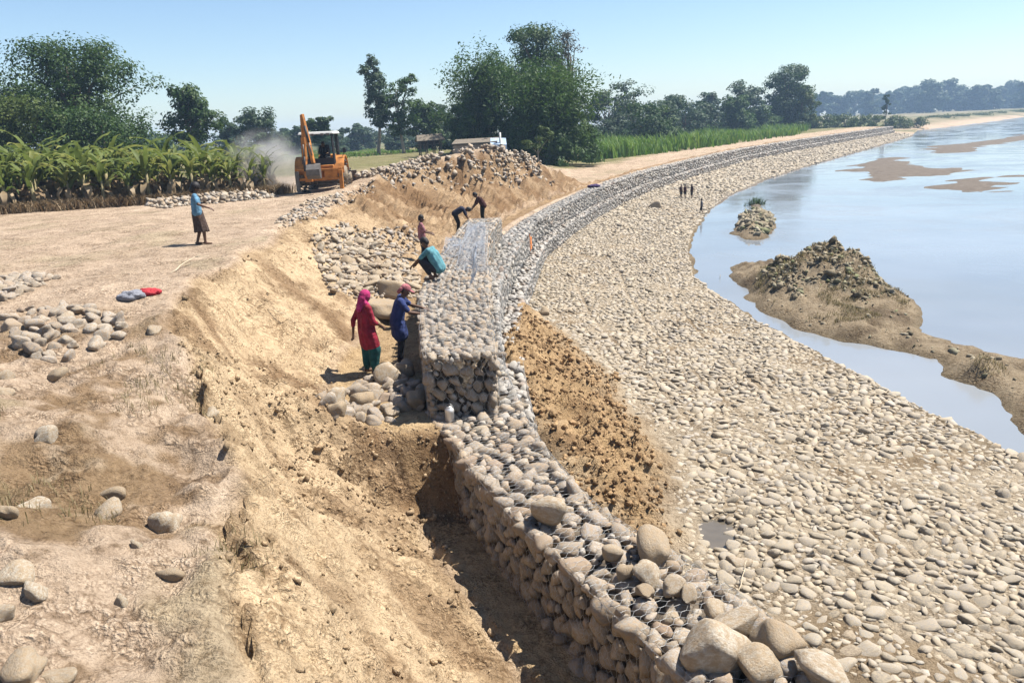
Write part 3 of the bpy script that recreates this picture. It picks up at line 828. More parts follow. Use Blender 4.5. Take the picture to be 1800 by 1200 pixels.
# --- river apron ---------------------------------------------------
def apron_pts():
    out = []
    # one cell-free pass per distance band, stones drawn a little larger far away where they read as texture
    for (ya, yb, sc, sd_) in ((3.8, 22, .50, 1), (22, 45, .50, 2), (45, 70, .66, 4), (70, 205, 1.1, 3)):
        yy = np.linspace(ya, yb, 40); x0 = (wf(yy) + .3).min(); x1 = shx(yy).max()
        def acc(u, v):
            x = x0 + u; y = ya + v
            ok = (x > wf(y) + .55) & (x < shx(y) - .02)
            i = np.where(ok)[0]
            h = pip(x[i], y[i], HEAP) + .3 * fbm(x[i] * 1.2, y[i] * 1.2, 3, 61); pq = pip(x[i], y[i], PUD)
            bare = fbm(x[i] * .55 + 20, y[i] * .55, 3, 91)
            k = (h < .02) & (pq < .05)
            for sm in SEAMS:
                sx = np.interp(y[i], sm[:, 1], sm[:, 0]); ins = (y[i] > sm[0, 1]) & (y[i] < sm[-1, 1])
                k &= ~(ins & (np.abs(x[i] - sx) < .075))
            run = y[i] + .45 * (x[i] - wf(y[i]))
            k &= ~((np.abs(((run + 1.3) % 5.2) - 2.6) < .06) & (y[i] > 8) & (y[i] < 60))
            ok[i] = k
            return ok
        lv = [(.26 * sc, 3 / sc ** 2), (.20 * sc, 10 / sc ** 2), (.150 * sc, 60 / sc ** 2), (.115 * sc, 140 / sc ** 2), (.08 * sc, 200 / sc ** 2)]
        p = darts(x1 - x0, yb - ya, lv, 300 + sd_, acc, .84)
        p[:, 0] += x0; p[:, 1] += ya; out.append(p)
    return np.concatenate(out)
def seam(pts):
    a = np.array([P(x, y, .4)[:2] for x, y in pts]); return a[np.argsort(a[:, 1])]
SEAMS = [seam([(1170, 470), (1190, 530), (1260, 610), (1370, 700), (1500, 790), (1700, 930)]), seam([(1090, 478), (1105, 520), (1150, 580), (1240, 670), (1340, 755), (1480, 860), (1640, 985)]), seam([(1000, 480), (1040, 560), (1130, 650), (1230, 760), (1330, 850), (1500, 1010), (1640, 1180)])]
ap_p = apron_pts()
az = terrain(ap_p[:, 0], ap_p[:, 1])
bury = sstep(.06, .42, fbm(ap_p[:, 0] * .6 + 20, ap_p[:, 1] * .6, 4, 91)) * .75 + sstep(.55, 0, pip(ap_p[:, 0], ap_p[:, 1], HEAP) * -1) * .0
bury = bury + .7 * (1 - sstep(0, .7, -pip(ap_p[:, 0], ap_p[:, 1], HEAP)))
pos = np.stack([ap_p[:, 0], ap_p[:, 1], az + ap_p[:, 2] * (-.15 + .24 * rng.random(len(ap_p)) - bury * (.25 + .25 * rng.random(len(ap_p))))], -1)
nrm = np.tile([0, 0, 1.], (len(pos), 1))
apron = tag(obj('stone_apron', None), 'wide pale cobble apron sloping from the wall to the water', kind='structure')
s = pxsize(pos, ap_p[:, 2]); od = np.argsort(-s); a, bq = od[:300], od[300:]
stones_each('stone', pos[a], nrm[a], ap_p[a, 2], apron_i, apron, .50, 71, .26)
stones_mass('laid_stones', pos[bq], nrm[bq], ap_p[bq, 2], apron_s, apron, .50, 72, .26)

# ------------------------------------------------------------------ soil crumbs lying on the cut bank and the heap
def clods(name, label, n, reg, rr, base, seed, dark):
    r = np.random.default_rng(seed)
    x0, x1, y0, y1 = reg
    x = x0 + (x1 - x0) * r.random(n); y = y0 + (y1 - y0) * r.random(n) ** 1.3
    z, inf = terrain(x, y, True)
    return x, y, z, inf, r
V = []; T = []; Cc = []
ico = [stone_shape(1, 900 + i, .9, .3) for i in range(6)]
r = np.random.default_rng(77)
cx = np.concatenate([r.uniform(-5.5, .8, 5200), r.uniform(-7, -2, 3500), r.uniform(-3.2, 2.6, 12000)]); cy = np.concatenate([4 + 8.5 * r.random(5200), 8 + 16 * r.random(3500), 6 + 17 * r.random(12000)])
cz, inf = terrain(cx, cy, True)
dens = fbm(cx * .9, cy * .9, 3, 201)
rivr = cx > inf['f']
keep = np.where(rivr, inf['hm'] > .3, (inf['slope'] > .1) & (dens + .25 * r.normal(size=len(dens)) > .22)) & ~((cx > inf['b'] - .02) & (cx < inf['f'] + .02))
keep |= (inf['stepf'] > .2) & (cx < inf['b'] - .05)
cx, cy, cz, rivr = cx[keep], cy[keep], cz[keep], rivr[keep]
cr_ = np.exp(r.normal(size=len(cx)) * .6) * .013; cr_ = np.clip(cr_ * np.where(rivr, 1.7, 1.0), .006, .075)
M = rotmats(r.normal(size=(len(cx), 3)), r.random(len(cx)) * 6.28, np.zeros((len(cx), 3)))
base = np.where(rivr[:, None], (.33, .225, .125), (.38, .285, .18)) * (.65 + .6 * r.random(len(cx)))[:, None]
off = 0; var = r.integers(0, 6, len(cx))
for k in range(6):
    i = np.where(var == k)[0]; bv, bf = ico[k]
    v = np.einsum('nij,nkj->nki', M[i], bv[None] * (cr_[i][:, None, None] * (.7 + .6 * r.random((len(i), 1, 3))))) + np.stack([cx[i], cy[i], cz[i] + cr_[i] * .3], -1)[:, None, :]
    V.append(v.reshape(-1, 3)); T.append((bf[None] + (np.arange(len(i)) * len(bv))[:, None, None] + off).reshape(-1, 4)); off += len(bv) * len(i)
    Cc.append(np.repeat(base[i], len(bv), 0))
tag(obj('soil_clods', mesh_np('soil_clods', np.concatenate(V), np.concatenate(T), None, clod_m, False, None, np.concatenate(Cc))), 'crumbled soil clods scattered on the cut bank and earth heap', kind='stuff')

# crumbled mud lumps on the river island
bx = r.uniform(7, 19, 60000); by = r.uniform(15, 31, 60000); bz, inf = terrain(bx, by, True)
k = (bx > inf['s'] + .3) & (bz > np.where(r.random(60000) < .06, .12, .5)) & (fbm(bx * 1.1, by * 1.1, 3, 222) + .2 * r.normal(size=60000) > .05 - .35 * (bz > .7)); bx, by, bz = bx[k][:2000], by[k][:2000], bz[k][:2000]
mud_m = stone_mat('mud_lump', False, [(0, (.11, .09, .055)), (.4, (.20, .165, .11)), (.7, (.28, .245, .18)), (1, (.12, .13, .055))])
rd_ = np.clip(np.exp(r.normal(size=len(bx)) * .6) * .04, .015, .16)
tag(stones_mass('mud_lumps', np.stack([bx, by, bz + rd_ * .1], -1), np.tile([0, 0, 1.], (len(bx), 1)), rd_, mud_m, None, .7, 223, .7), 'crumbling mud lumps on the river island', kind='stuff')

bx = r.uniform(11, 24, 30000); by = r.uniform(34, 56, 30000)
k = (pip(bx, by, ISLET) > -.15) | (pip(bx, by, TUFT) > -.1); bx, by = bx[k][:420], by[k][:420]; bz = np.maximum(terrain(bx, by), -.03); rd_ = np.clip(np.exp(r.normal(size=len(bx)) * .5) * .12, .05, .3)
tag(stones_mass('islet_lumps', np.stack([bx, by, bz + rd_ * .1], -1), np.tile([0, 0, 1.], (len(bx), 1)), rd_, mud_m, None, .6, 224, .7), 'mud lumps on the small river islets', kind='stuff')

# ------------------------------------------------------------------ loose stones: each a thing
def loose(name, label, cat, group, pts, mat, seed, shapes=HI, tagn='hi', flat=.75, sink=.35, tilt=.35):
    """pts: list of (x, y, z, radius)"""
    p = np.array(pts, float)
    pos = p[:, :3].copy(); pos[:, 2] += p[:, 3] * flat * (1 - sink * 2) 
    out = stones_each(name, pos, np.tile([0, 0, 1.], (len(p), 1)), p[:, 3], mat, None, flat, seed, tilt, shapes, tagn)
    for o in out: tag(o, label, cat, group)
    return out
def gpt(px, py, d): 
    g = G(px, py); dist = g.y * C + (H - g.z) * S
    return (g.x, g.y, g.z, d * dist / F / 2)           # d: width in photo pixels

# boulders on the near bank, one by one
for i, (px, py, w, lab) in enumerate([
    (290, 925, 68, 'whitish boulder with a dark hollow below it on the cut bank'),
    (192, 905, 58, 'smooth oval buff boulder lying beside the whitish boulder'),
    (198, 872, 55, 'buried tan boulder showing behind the smooth oval boulder'),
    (300, 1012, 44, 'small square grey stone above a shadowed gap in the bank'),
    (32, 1010, 72, 'cream boulder half sunk in the rough bank edge'),
    (62, 1042, 50, 'flat chalky stone leaning under the cream boulder'),
    (2, 1085, 60, 'grey boulder with a yellow stain at the bank edge'),
    (40, 1185, 90, 'broad dirty boulder low on the bank with a grass tuft behind'),
    (105, 1192, 62, 'small greenish brown boulder next to the broad dirty boulder'),
    (215, 1060, 34, 'small dusty stone alone on bare sandy slope'),
    (240, 960, 26, 'little pale stone just below the whitish boulder'),
    (62, 893, 46, 'brown earthy boulder in the dark hollow of the bank'),
    (12, 905, 44, 'dull brown stone beside the dark bank hollow'),
    (80, 770, 44, 'lone grey stone on the dusty ground below the stone heap'),
    (100, 662, 36, 'dark sided grey stone between the heap and the scarp'),
    (10, 665, 34, 'pair member stone pale grey near the heap foot'),
    (8, 690, 30, 'smaller dark stone near the heap foot'),
    (372, 730, 30, 'brown clod like stone on the scarp lip'),
    (272, 585, 30, 'flat pale stone beyond the heap near the scarp'),
    (1296, 992, 40, 'rounded grey boulder by the puddle at the apron edge'),
    (954, 552, 26, 'single pale boulder at the top of the earth heap'),
    (1153, 365, 22, 'large pale rock sitting alone on the far apron')]):
    loose('boulder', lab, 'boulder', None, [gpt(px, py, w * .8)], bould_i, 1000 + i, sink=.47, tilt=.25)
# big loose boulders on top of the near gabion course
def topstone(px, py, w, z=2.33): 
    x, y, z = P(px, py, z); d = y * C + (H - z) * S
    return (x, y, z - .01, w * d / F / 2)
for i, (px, py, w, lab) in enumerate([
    (962, 912, 64, 'smooth white egg shaped boulder on the near gabion top'),
    (1150, 975, 66, 'tall pale boulder with flat top on the near gabion course'),
    (1138, 1015, 48, 'round tan boulder beside the flat topped boulder on the gabion'),
    (1250, 1160, 95, 'largest cream boulder on the near gabion end'),
    (1362, 1140, 80, 'dark grey slab boulder behind the largest cream boulder'),
    (1440, 1190, 75, 'long grey and white boulder at the gabion end'),
    (1330, 1172, 62, 'low tan boulder between the largest boulder and the long grey one'),
    (1290, 1110, 55, 'brownish boulder wedged above the largest cream boulder'),
    (1098, 1012, 34, 'small white cobble left of the round tan boulder'),
    (1185, 1040, 36, 'small grey brown cobble right of the round tan boulder'),
    (1212, 1052, 32, 'pale upright cobble next to the small grey brown cobble'),
    (1255, 1078, 36, 'plain grey cobble on the gabion edge netting'),
    (1135, 1045, 28, 'little brown cobble in front of the round tan boulder'),
    (1078, 980, 38, 'buff cobble lying between the egg shaped and flat topped boulders')]):
    loose('boulder', lab, 'boulder', None, [topstone(px, py, w)], bould_i, 1100 + i, sink=.12, tilt=.3, flat=.8)

def pile(name, label, group, poly, levels, mat, seed, layers=1, lift=.0, flat=.75, shapes=HI, tagn='hi', cat='stone', limit=999, each=True, peak=.0):
    """stones heaped inside a polygon given in photo pixels on the ground"""
    r = np.random.default_rng(seed); w = [G(a, b) for a, b in poly]; xy = [(p.x, p.y) for p in w]
    x0, x1 = min(p[0] for p in xy), max(p[0] for p in xy); y0, y1 = min(p[1] for p in xy), max(p[1] for p in xy)
    res = []
    for k in range(layers):
        def acc(u, v): return pip(x0 + u, y0 + v, xy) > k * .16
        p = darts(x1 - x0, y1 - y0, levels, seed + k, acc, .88)
        if len(p) == 0: continue
        x = x0 + p[:, 0]; y = y0 + p[:, 1]; z = terrain(x, y)
        dd = np.clip(pip(x, y, xy), 0, 2)
        for a, b, c, d in zip(x, y, z + lift + k * .13 + peak * dd, p[:, 2]): res.append((a, b, c, d))
    res = res[:limit]
    if each: return loose(name, label, cat, group, res, mat, seed, shapes, tagn, flat)
    p = np.array(res); pos = p[:, :3].copy(); pos[:, 2] += p[:, 3] * .2
    return stones_mass(name, pos, np.tile([0, 0, 1.], (len(p), 1)), p[:, 3], mat, None, flat, seed, .5)

pile('stone', 'rounded grey stone in the heap on the dusty yard near the scarp', 'yard stone heap', [(5, 600), (15, 560), (60, 540), (150, 540), (225, 575), (218, 605), (140, 628), (60, 640)], [(.105, 16), (.08, 45), (.06, 60)], stone_i, 2001, 2, limit=62)
pile('stone', 'small pale stone in the low scatter beyond the red cloth', 'yard stone scatter', [(-20, 530), (0, 490), (60, 482), (108, 490), (60, 505), (20, 530)], [(.10, 20), (.08, 70), (.055, 80)], stone_i, 2002, 1)
pile('stone', 'angular stone of the slide spilling down the bank behind the workers', 'bank stone slide', [(553, 420), (600, 395), (650, 415), (700, 455), (735, 485), (735, 515), (690, 520), (640, 515), (585, 510), (560, 460)], [(.20, 5), (.14, 30), (.10, 80), (.07, 130)], bould_i, 2003, 2, limit=130, shapes=ANG, tagn='ang', flat=.6)
pile('stone', 'cobble of the pile on the trench floor beside the woman', 'trench floor stones', [(560, 700), (600, 690), (650, 665), (720, 668), (750, 690), (740, 720), (690, 742), (655, 745), (590, 735)], [(.125, 25), (.09, 80), (.065, 160), (.05, 160)], stone_i, 2004, 2, limit=62)
pile('stone', 'stone lying in the shaded foot of the near gabion', 'trench foot stones', [(815, 880), (850, 920), (900, 990), (960, 1075), (1040, 1180), (1010, 1180), (940, 1080), (880, 1000), (830, 930)], [(.10, 14), (.07, 18)], stone_i, 2005, 1)
for i, (px, py, w, lab) in enumerate([
    (682, 668, 50, 'big tan boulder at the feet of the two workers'),
    (712, 660, 36, 'dark boulder with white top beside the big tan boulder'),
    (735, 715, 46, 'square brown boulder against the gabion foot'),
    (636, 712, 42, 'long brown cobble at the edge of the trench floor pile'),
    (592, 712, 40, 'slanting reddish stone at the left end of the trench floor pile'),
    (592, 728, 30, 'small shadowed brown stone below the slanting reddish stone'),
    (672, 552, 50, 'large buff boulder on the bank between the two workers'),
    (690, 522, 44, 'reddish buff boulder behind the man in blue')]):
    loose('boulder', lab, 'boulder', None, [gpt(px, py, w)], bould_i, 1200 + i, sink=.25, tilt=.3, flat=.78)
# stone ridge on the spoil mound and the strip along the bananas: far too many and too small to tell apart
def stuff_pile(name, label, poly, levels, seed, layers, lift, sc=1):
    o = pile(name, None, None, poly, levels, stone_s, seed, layers, 0, .75, each=False, peak=lift)
    return tag(o, label, kind='stuff')
def crest_stones():
    r = np.random.default_rng(2101); n = 1250
    yy = 40.3 + 12.0 * r.random(n) ** .85; cx_ = np.interp(yy, CR[:, 1], CR[:, 0]); off = np.clip(r.normal(size=n) * .8 + .25, -2.2, 2.2)
    # the crest runs obliquely: offset across it
    x = cx_ + off * .65; y = yy - off * .75
    k = (fbm(x * .7, y * .7, 2, 210) + .35 * r.normal(size=n) > -.25); x, y = x[k], y[k]
    rad = .07 + .11 * r.random(len(x)) ** 2; z = terrain(x, y) + rad * .3 + .22 * np.maximum(0, 1 - np.abs(off[k]) / 1.1) * r.random(len(x)) * 1.2
    return tag(stones_mass('stone_spoil', np.stack([x, y, z], -1), np.tile([0, 0, 1.], (len(x), 1)), rad, stone_s, None, .75, 2101, .5), 'heaped grey stones on the crest of the spoil mound', kind='stuff')
crest_stones()
stuff_pile('stone_row', 'pale stones dumped along the foot of the banana plants', [(250, 362), (300, 352), (370, 335), (440, 330), (482, 338), (478, 348), (410, 356), (350, 360), (290, 368)], [(.13, 10), (.10, 30), (.07, 50)], 2102, 2, .06)
stuff_pile('stone_edge', 'small stones strewn along the lip of the bank', [(480, 392), (540, 352), (600, 342), (640, 320), (665, 326), (620, 352), (580, 372), (540, 385), (500, 400)], [(.11, 4), (.07, 14), (.05, 20)], 2103, 1, 0)
stuff_pile('slide_rubble', 'small broken stones filling the gaps of the bank stone slide', [(548, 425), (600, 392), (655, 412), (705, 450), (738, 485), (740, 520), (690, 526), (635, 520), (580, 514), (556, 462)], [(.08, 60), (.055, 260)], 2105, 1, 0)
stuff_pile('bank_rubble', 'loose rubble on the bank face above the stone slide', [(650, 400), (700, 395), (735, 405), (735, 455), (700, 445), (660, 415)], [(.11, 10), (.07, 50)], 2104, 1, 0)

# ------------------------------------------------------------------ wire panels, tools and small things
def wire_panel(name, label, corners, cell, rad, mat, sag=.06, seed=1):
    a, b, c, d = [np.array(p, float) for p in corners]; V = []; Q = []
    nu = int(np.linalg.norm(b - a) / cell); nv = int(np.linalg.norm(d - a) / cell)
    def mp(u, v):
        p = (a * (1 - u) + b * u) * (1 - v) + (d * (1 - u) + c * u) * v
        return p + np.array([.03 * vn(u * 5, v * 5, seed), .03 * vn(u * 5, v * 5, seed + 1), sag * vn(u * 3, v * 3, seed + 2)])
    def seg(p, q):
        dd = q - p; dd = dd / (np.linalg.norm(dd) + 1e-9); u = np.cross(dd, [.3, .2, .9]); u /= np.linalg.norm(u); w = np.cross(dd, u); k = len(V)
        for e in (p, q):
            for j in range(3): V.append(e + (u * math.cos(j * 2.0944) + w * math.sin(j * 2.0944)) * rad)
        for j in range(3): Q.append((k + j, k + (j + 1) % 3, k + 3 + (j + 1) % 3, k + 3 + j))
    for i in range(nu):
        for j in range(nv):
            o = .5 if j % 2 else 0
            p0 = mp((i + o) / (nu + .5), j / nv); p1 = mp((i + o) / (nu + .5), (j + .5) / nv)
            seg(p0, p1); seg(p1, mp(max(0, (i + o - .5)) / (nu + .5), (j + 1) / nv)); seg(p1, mp((i + o + .5) / (nu + .5), (j + 1) / nv))
    for (u0, v0, u1, v1) in ((0, 0, 1, 0), (1, 0, 1, 1), (0, 1, 1, 1), (0, 0, 0, 1)):
        for k in range(20):
            s0, s1 = k / 20, (k + 1) / 20
            seg(mp(u0 + (u1 - u0) * s0, v0 + (v1 - v0) * s0), mp(u0 + (u1 - u0) * s1, v0 + (v1 - v0) * s1))
    return tag(obj(name, mesh_np(name, np.array(V), np.array(Q), None, mat, True)), label, 'wire mesh')
wire_blue = simple('new_wire', (.36, .40, .46), .5, .1, 20, 0, .5)
wire_panel('open_netting', 'shiny new wire lid folded open on the far end of the upper gabion course', [P(800, 470, 3.36), P(858, 478, 3.36), P(856, 392, 3.42), P(822, 392, 3.42)], .10, .0038, wire_blue, .07, 3)
wire_panel('standing_netting', 'bluish wire side panel standing up along the river edge of the upper course', [P(829, 500, 3.34), P(832, 440, 3.34), (P(832, 440, 3.34)[0] + .1, P(832, 440, 3.34)[1], 3.6), (P(829, 500, 3.34)[0] + .1, P(829, 500, 3.34)[1], 3.55)], .10, .0035, wire_blue, .05, 5)
wire_panel('crumpled_netting', 'crumpled wire netting beside the squatting man', [P(772, 448, 3.4), P(815, 452, 3.4), P(812, 415, 3.5), P(785, 415, 3.5)], .10, .0035, wire_blue, .15, 7)

tin = simple('dented_tin', (.62, .60, .56), .4, .15, 12, .004, .5)
can = thing('tin_can', 'dented silver can standing in front of the cobble end face', 'can', P(791, 738, 2.31))
g0 = gz(can.location.x, can.location.y); can.location.z = g0 - .005
prof = [(0.0, .065), (.008, .074), (.05, .072), (.055, .075), (.14, .072), (.145, .075), (.19, .073), (.205, .06), (.225, .045), (.235, .047)]
mb = MB(); mb.tube([(0, 0, h) for h, _ in prof], [q for _, q in prof], 20); mb.build('body', tin, can)
mb = MB(); mb.tube([(.07 * math.cos(t), 0, .19 + .085 * math.sin(t)) for t in np.linspace(0, math.pi, 12)], .004, 6); mb.build('handle', wire_m, can)

sack = simple('grey_sack_cloth', (.17, .175, .20), .9, .35, 10, .02); red = simple('red_cloth', (.30, .022, .03), .85, .3, 8, .02)
def heap_cloth(name, label, cat, g, r, mat, seed, rz=0, parts=True):
    v, f = quadsphere(9); rr = np.random.default_rng(seed)
    n = fbm(v[:, 0] * 2 + seed, v[:, 1] * 2 + v[:, 2] * 1.3, 3, seed); n2 = np.abs(fbm(v[:, 0] * 3 + 9, v[:, 1] * 3 - v[:, 2] * 2, 3, seed + 1))
    v = v * (1 + .28 * n - .3 * n2)[:, None] * np.array(r); v[:, 2] = np.maximum(v[:, 2], -r[2] * .45)
    o = obj(name, mesh_np(name, v, f, None, mat, True), None, (g.x, g.y, g.z + r[2] * .42), (0, 0, rz))
    return tag(o, label, cat)
heap_cloth('sack', 'grey bundled sack lying on the dusty yard next to a red cloth', 'sack', G(232, 527), (.24, .16, .12), sack, 3, .3)
heap_cloth('cloth', 'crumpled red cloth dropped on the yard by the grey sack', 'cloth', G(262, 518), (.20, .14, .09), red, 5, .2)
heap_cloth('cloth', 'dark purple cloth left on top of the far stepped revetment', 'cloth', Vector((float(wb(54.5)) + .48, 54.5, 2.34)), (.42, .30, .16), simple('purple_cloth', (.05, .03, .09), .9, .3, 8, .02), 8)
# orange letter painted on a small board fixed to the revetment
tc_ = bpy.data.curves.new('letter', 'FONT'); tc_.body = 'B'; tc_.size = .75; tc_.extrude = .006; tc_.offset = .012
to_ = bpy.data.objects.new('letter', tc_); COL.objects.link(to_); bpy.context.view_layer.update()
lm = bpy.data.meshes.new_from_object(to_.evaluated_get(bpy.context.evaluated_depsgraph_get())); bpy.data.objects.remove(to_)
orange_p = simple('orange_paint', (.70, .20, .03), .7, .15, 9); lm.materials.clear(); lm.materials.append(orange_p); lm.name = 'letter'
bl = P(901, 440, 1.62); bn = stC.at(stC.n, np.interp(bl[1], (stC.b[:, 1] + stC.f[:, 1]) / 2, stC.t)); bxy = np.array([wf(bl[1]) + .13, bl[1]])
brd = thing('orange_marker', 'orange painted letter on the near bend of the stepped revetment', 'marker', (bxy[0], bxy[1], 1.55), math.atan2(bn[1], bn[0]) + math.pi / 2)
o = obj('letter', lm, brd, (.06, -.02, .06), (math.pi / 2, 0, 0))
mb = MB(); mb.bar((0, 0, 0), (0, 0, .72), .045, .02); mb.build('upright', orange_p, brd, smooth=False)
iron = simple('dark_iron', (.06, .05, .045), .6, .3, 14, 0, .5)

# twigs and a stranded stick
twig_m = simple('dry_twig', (.42, .35, .25), .9, .2, 20)
def twig(label, a, b, r=.008, seed=1, bow=.05):
    rr = random.Random(seed); a, b = Vector(a), Vector(b); mb = MB()
    pts = [a.lerp(b, k / 8) + Vector((rr.uniform(-1, 1), rr.uniform(-1, 1), rr.uniform(-1, 1))) * bow * .25 + Vector((0, 0, bow * math.sin(math.pi * k / 8))) for k in range(9)]
    mb.tube(pts, [r * (1 - .06 * k) for k in range(9)], 6)
    for k in (3, 5): 
        q = pts[k]; mb.tube([q, q + Vector((rr.uniform(-.2, .2), rr.uniform(-.1, .2), rr.uniform(.0, .1)))], [r * .6, r * .3], 5)
    tag(mb.build('twig', twig_m), label, 'twig')
g = G(1298, 1046); g2 = G(1312, 1000)
twig('bleached stick standing in the gap beside the near gabion', g + Vector((0, 0, -.02)), g2 + Vector((0, 0, .12)), .009, 2)
g = G(300, 480); g2 = G(370, 455); twig('dry branch lying on the lip of the bank', g, g2 + Vector((0, 0, .05)), .012, 3, .1)
g = G(470, 545); g2 = G(520, 572); twig('thin root poking from the cut bank', g, g2 + Vector((0, 0, .02)), .008, 4, .08)
g = G(1265, 512); twig('dark stake standing in shallow water by the apron', g + Vector((0, 0, -.3)), (g.x, g.y, .18), .02, 5, .01)

# ------------------------------------------------------------------ vegetation
def leaves_mesh(name, cen, nrm, size, mat, seed, aspect=.5, rnd=None):
    """one kite-shaped leaf per centre"""
    r = np.random.default_rng(seed); n = len(cen)
    nn = nrm / (np.linalg.norm(nrm, axis=1)[:, None] + 1e-9)
    t = np.cross(nn, r.normal(size=(n, 3))); t /= np.linalg.norm(t, axis=1)[:, None] + 1e-9
    b = np.cross(nn, t); L_ = (size * (.6 + .8 * r.random(n)))[:, None]; W = L_ * aspect
    v = np.stack([cen - t * L_ * .5, cen + b * W * .5 + nn * L_ * .06, cen + t * L_ * .5 - nn * L_ * .1, cen - b * W * .5 + nn * L_ * .06], 1).reshape(-1, 3)
    q = np.arange(n * 4).reshape(-1, 4)
    if rnd is None: rnd = r.random(n)
    return mesh_np(name, v, q, None, mat, False, np.repeat(rnd, 4))

TREES = {}
def tree_mesh(h, w, leaf, nclu, nleaf, mat, seed, lo=.25, nlobe=8, bare=0, crown='round', barkm=bark, tr=.03, depth_w=None):
    r = np.random.default_rng(seed); cen = []; nrm = []; rn = []
    lobes = []
    for k in range(nlobe):
        t = r.random() * 6.28; u = (k + .5) / nlobe
        zz = lo + (1 - lo) * ((.06 if lo < .1 else .16) + (.80 if lo < .1 else .70) * u)
        if crown == 'round': rad = .5 * w * math.sin(math.pi * min(1, .24 + .64 * u)) * .72
        elif crown == 'tall': rad = .5 * w * (1 - .6 * u) * .55
        elif crown == 'flat': rad = .5 * w * (.3 + .7 * u) * .66
        else: rad = .5 * w * (1 - .45 * u) * .6
        lr = w * (.20 + .10 * r.random()) * (1.05 if crown == 'round' else .85)
        rr_ = rad * math.sqrt(r.random() * .8 + .2)
        lobes.append((rr_ * math.cos(t), rr_ * math.sin(t) * (depth_w or 1), zz * h, lr))
    for k in range(nclu):
        lx, ly, lz, lr = lobes[int(r.integers(0, nlobe))]
        d = r.normal(size=3); d[2] = d[2] * .8 + .25; d /= np.linalg.norm(d)
        c = np.array([lx, ly, lz]) + d * lr * (.35 + .62 * r.random())
        if c[2] > h * .97: c[2] = h * (.97 - .08 * r.random())
        if c[2] < lo * h * .6: c[2] = lo * h * .6
        n = int(nleaf * 1.7 * (.5 + r.random())); rc = lr * (.36 + .22 * r.random())
        o = r.normal(size=(n, 3)); o /= np.linalg.norm(o, axis=1)[:, None]; o = o * (r.random(n) ** .45)[:, None] * np.array([rc, rc, rc * .62])
        cen.append(c + o); nrm.append(o / rc * .9 + np.array([0, 0, .55]) + d * .5 + r.normal(size=(n, 3)) * .45); rn.append(np.clip(.5 * r.random() + .5 * r.random(n), 0, 1))
    cen = np.concatenate(cen); nrm = np.concatenate(nrm); rn = np.concatenate(rn)
    cm = leaves_mesh('crown', cen, nrm, np.full(len(cen), leaf), mat, seed, .55, rn)
    mb = MB(); top = lo * h + .35 * (1 - lo) * h; t0 = tr * h
    bend = Vector((r.normal() * .03 * h, r.normal() * .03 * h, 0))
    tp = [Vector((0, 0, -.15)), Vector((0, 0, .05 * h)), bend * .5 + Vector((0, 0, top * .5)), bend + Vector((0, 0, top)), bend * 1.2 + Vector((0, 0, .8 * h))]
    mb.tube(tp, [t0 * 1.25, t0, t0 * .8, t0 * .55, t0 * .15], 8)
    for (lx, ly, lz, lr) in lobes:
        st_ = tp[2].lerp(tp[3], float(r.random())); e = Vector((lx, ly, lz)); md = st_.lerp(e, .5) + Vector((0, 0, .04 * h))
        mb.tube([st_, md, e, e + (e - md) * .4], [t0 * .42, t0 * .28, t0 * .14, t0 * .06], 6)
    return cm, mb.mesh('trunk', barkm)
def column(px, depth, zb, row):
    """ground point at a depth under a photo column (row: where the thing shows)"""
    u, _ = uv(px, row)
    return u * depth, (depth - (H - zb) * S) / C
def tree(name, label, px, ybase_z, depth, h, w, row=200, meshes=None, group=None, rz=None, cat='tree', **kw):
    x, y = column(px, depth, ybase_z, row)
    zb = gz(x, y); h = h + ybase_z - zb
    t = thing(name, label, cat, (x, y, zb - .05), rz if rz is not None else random.random() * 6.28, group)
    if meshes is None: meshes = tree_mesh(h, w, **kw)
    obj('crown', meshes[0], t); obj('trunk', meshes[1], t)
    return t, meshes

def hfrom(px, ytop, depth, zb):          # height of something whose top shows at a photo pixel
    v = uv(px, ytop)[1]
    return H - depth * (S - v * C) - zb
DS = 1.22
def T(name, label, x0, x1, ytop, depth, zb, mat, leaf, nclu, nleaf, seed, **kw):
    depth = depth * DS; h = hfrom((x0 + x1) / 2, ytop, depth, zb) * 1.04; w = (x1 - x0) / F * depth * 1.18
    return tree(name, label, (x0 + x1) / 2, zb, depth, h, w, row=ytop + 50, leaf=leaf, nclu=nclu, nleaf=nleaf, mat=mat, seed=seed, **kw)

T('broadleaf_tree', 'tall spreading dark green tree behind the banana plants', 55, 258, 80, 52, 2.9, leaf_dark, .25, 260, 60, 1, nlobe=20, lo=.12)
T('broadleaf_tree', 'dark tree crown cut by the picture edge behind the bananas', -80, 62, 125, 50, 2.9, leaf_dark, .25, 150, 60, 2, nlobe=11, lo=.1)
T('bushy_tree', 'low rounded olive bush tree under the tall spreading tree', -25, 135, 178, 44, 3.1, leaf_olive, .2, 190, 66, 3, nlobe=12, lo=.02)
T('bushy_tree', 'low dark thicket tree at the right foot of the tall spreading tree', 100, 290, 200, 46, 3.1, leaf_dark, .21, 200, 66, 4, nlobe=13, lo=.02)
T('round_tree', 'solitary round crowned tree with gaps standing between bananas and sky', 303, 390, 156, 60, 2.8, leaf_dark, .30, 120, 40, 5, nlobe=10, lo=.2)
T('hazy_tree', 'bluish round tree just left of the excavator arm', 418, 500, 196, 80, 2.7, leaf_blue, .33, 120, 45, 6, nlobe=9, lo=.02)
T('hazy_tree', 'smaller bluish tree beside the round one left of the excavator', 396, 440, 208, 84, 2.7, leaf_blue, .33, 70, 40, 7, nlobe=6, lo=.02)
T('dark_tree', 'dark flat topped tree directly behind the excavator cab', 535, 592, 206, 80, 2.7, leaf_dark, .32, 70, 45, 8, nlobe=6, crown='flat', lo=.3)
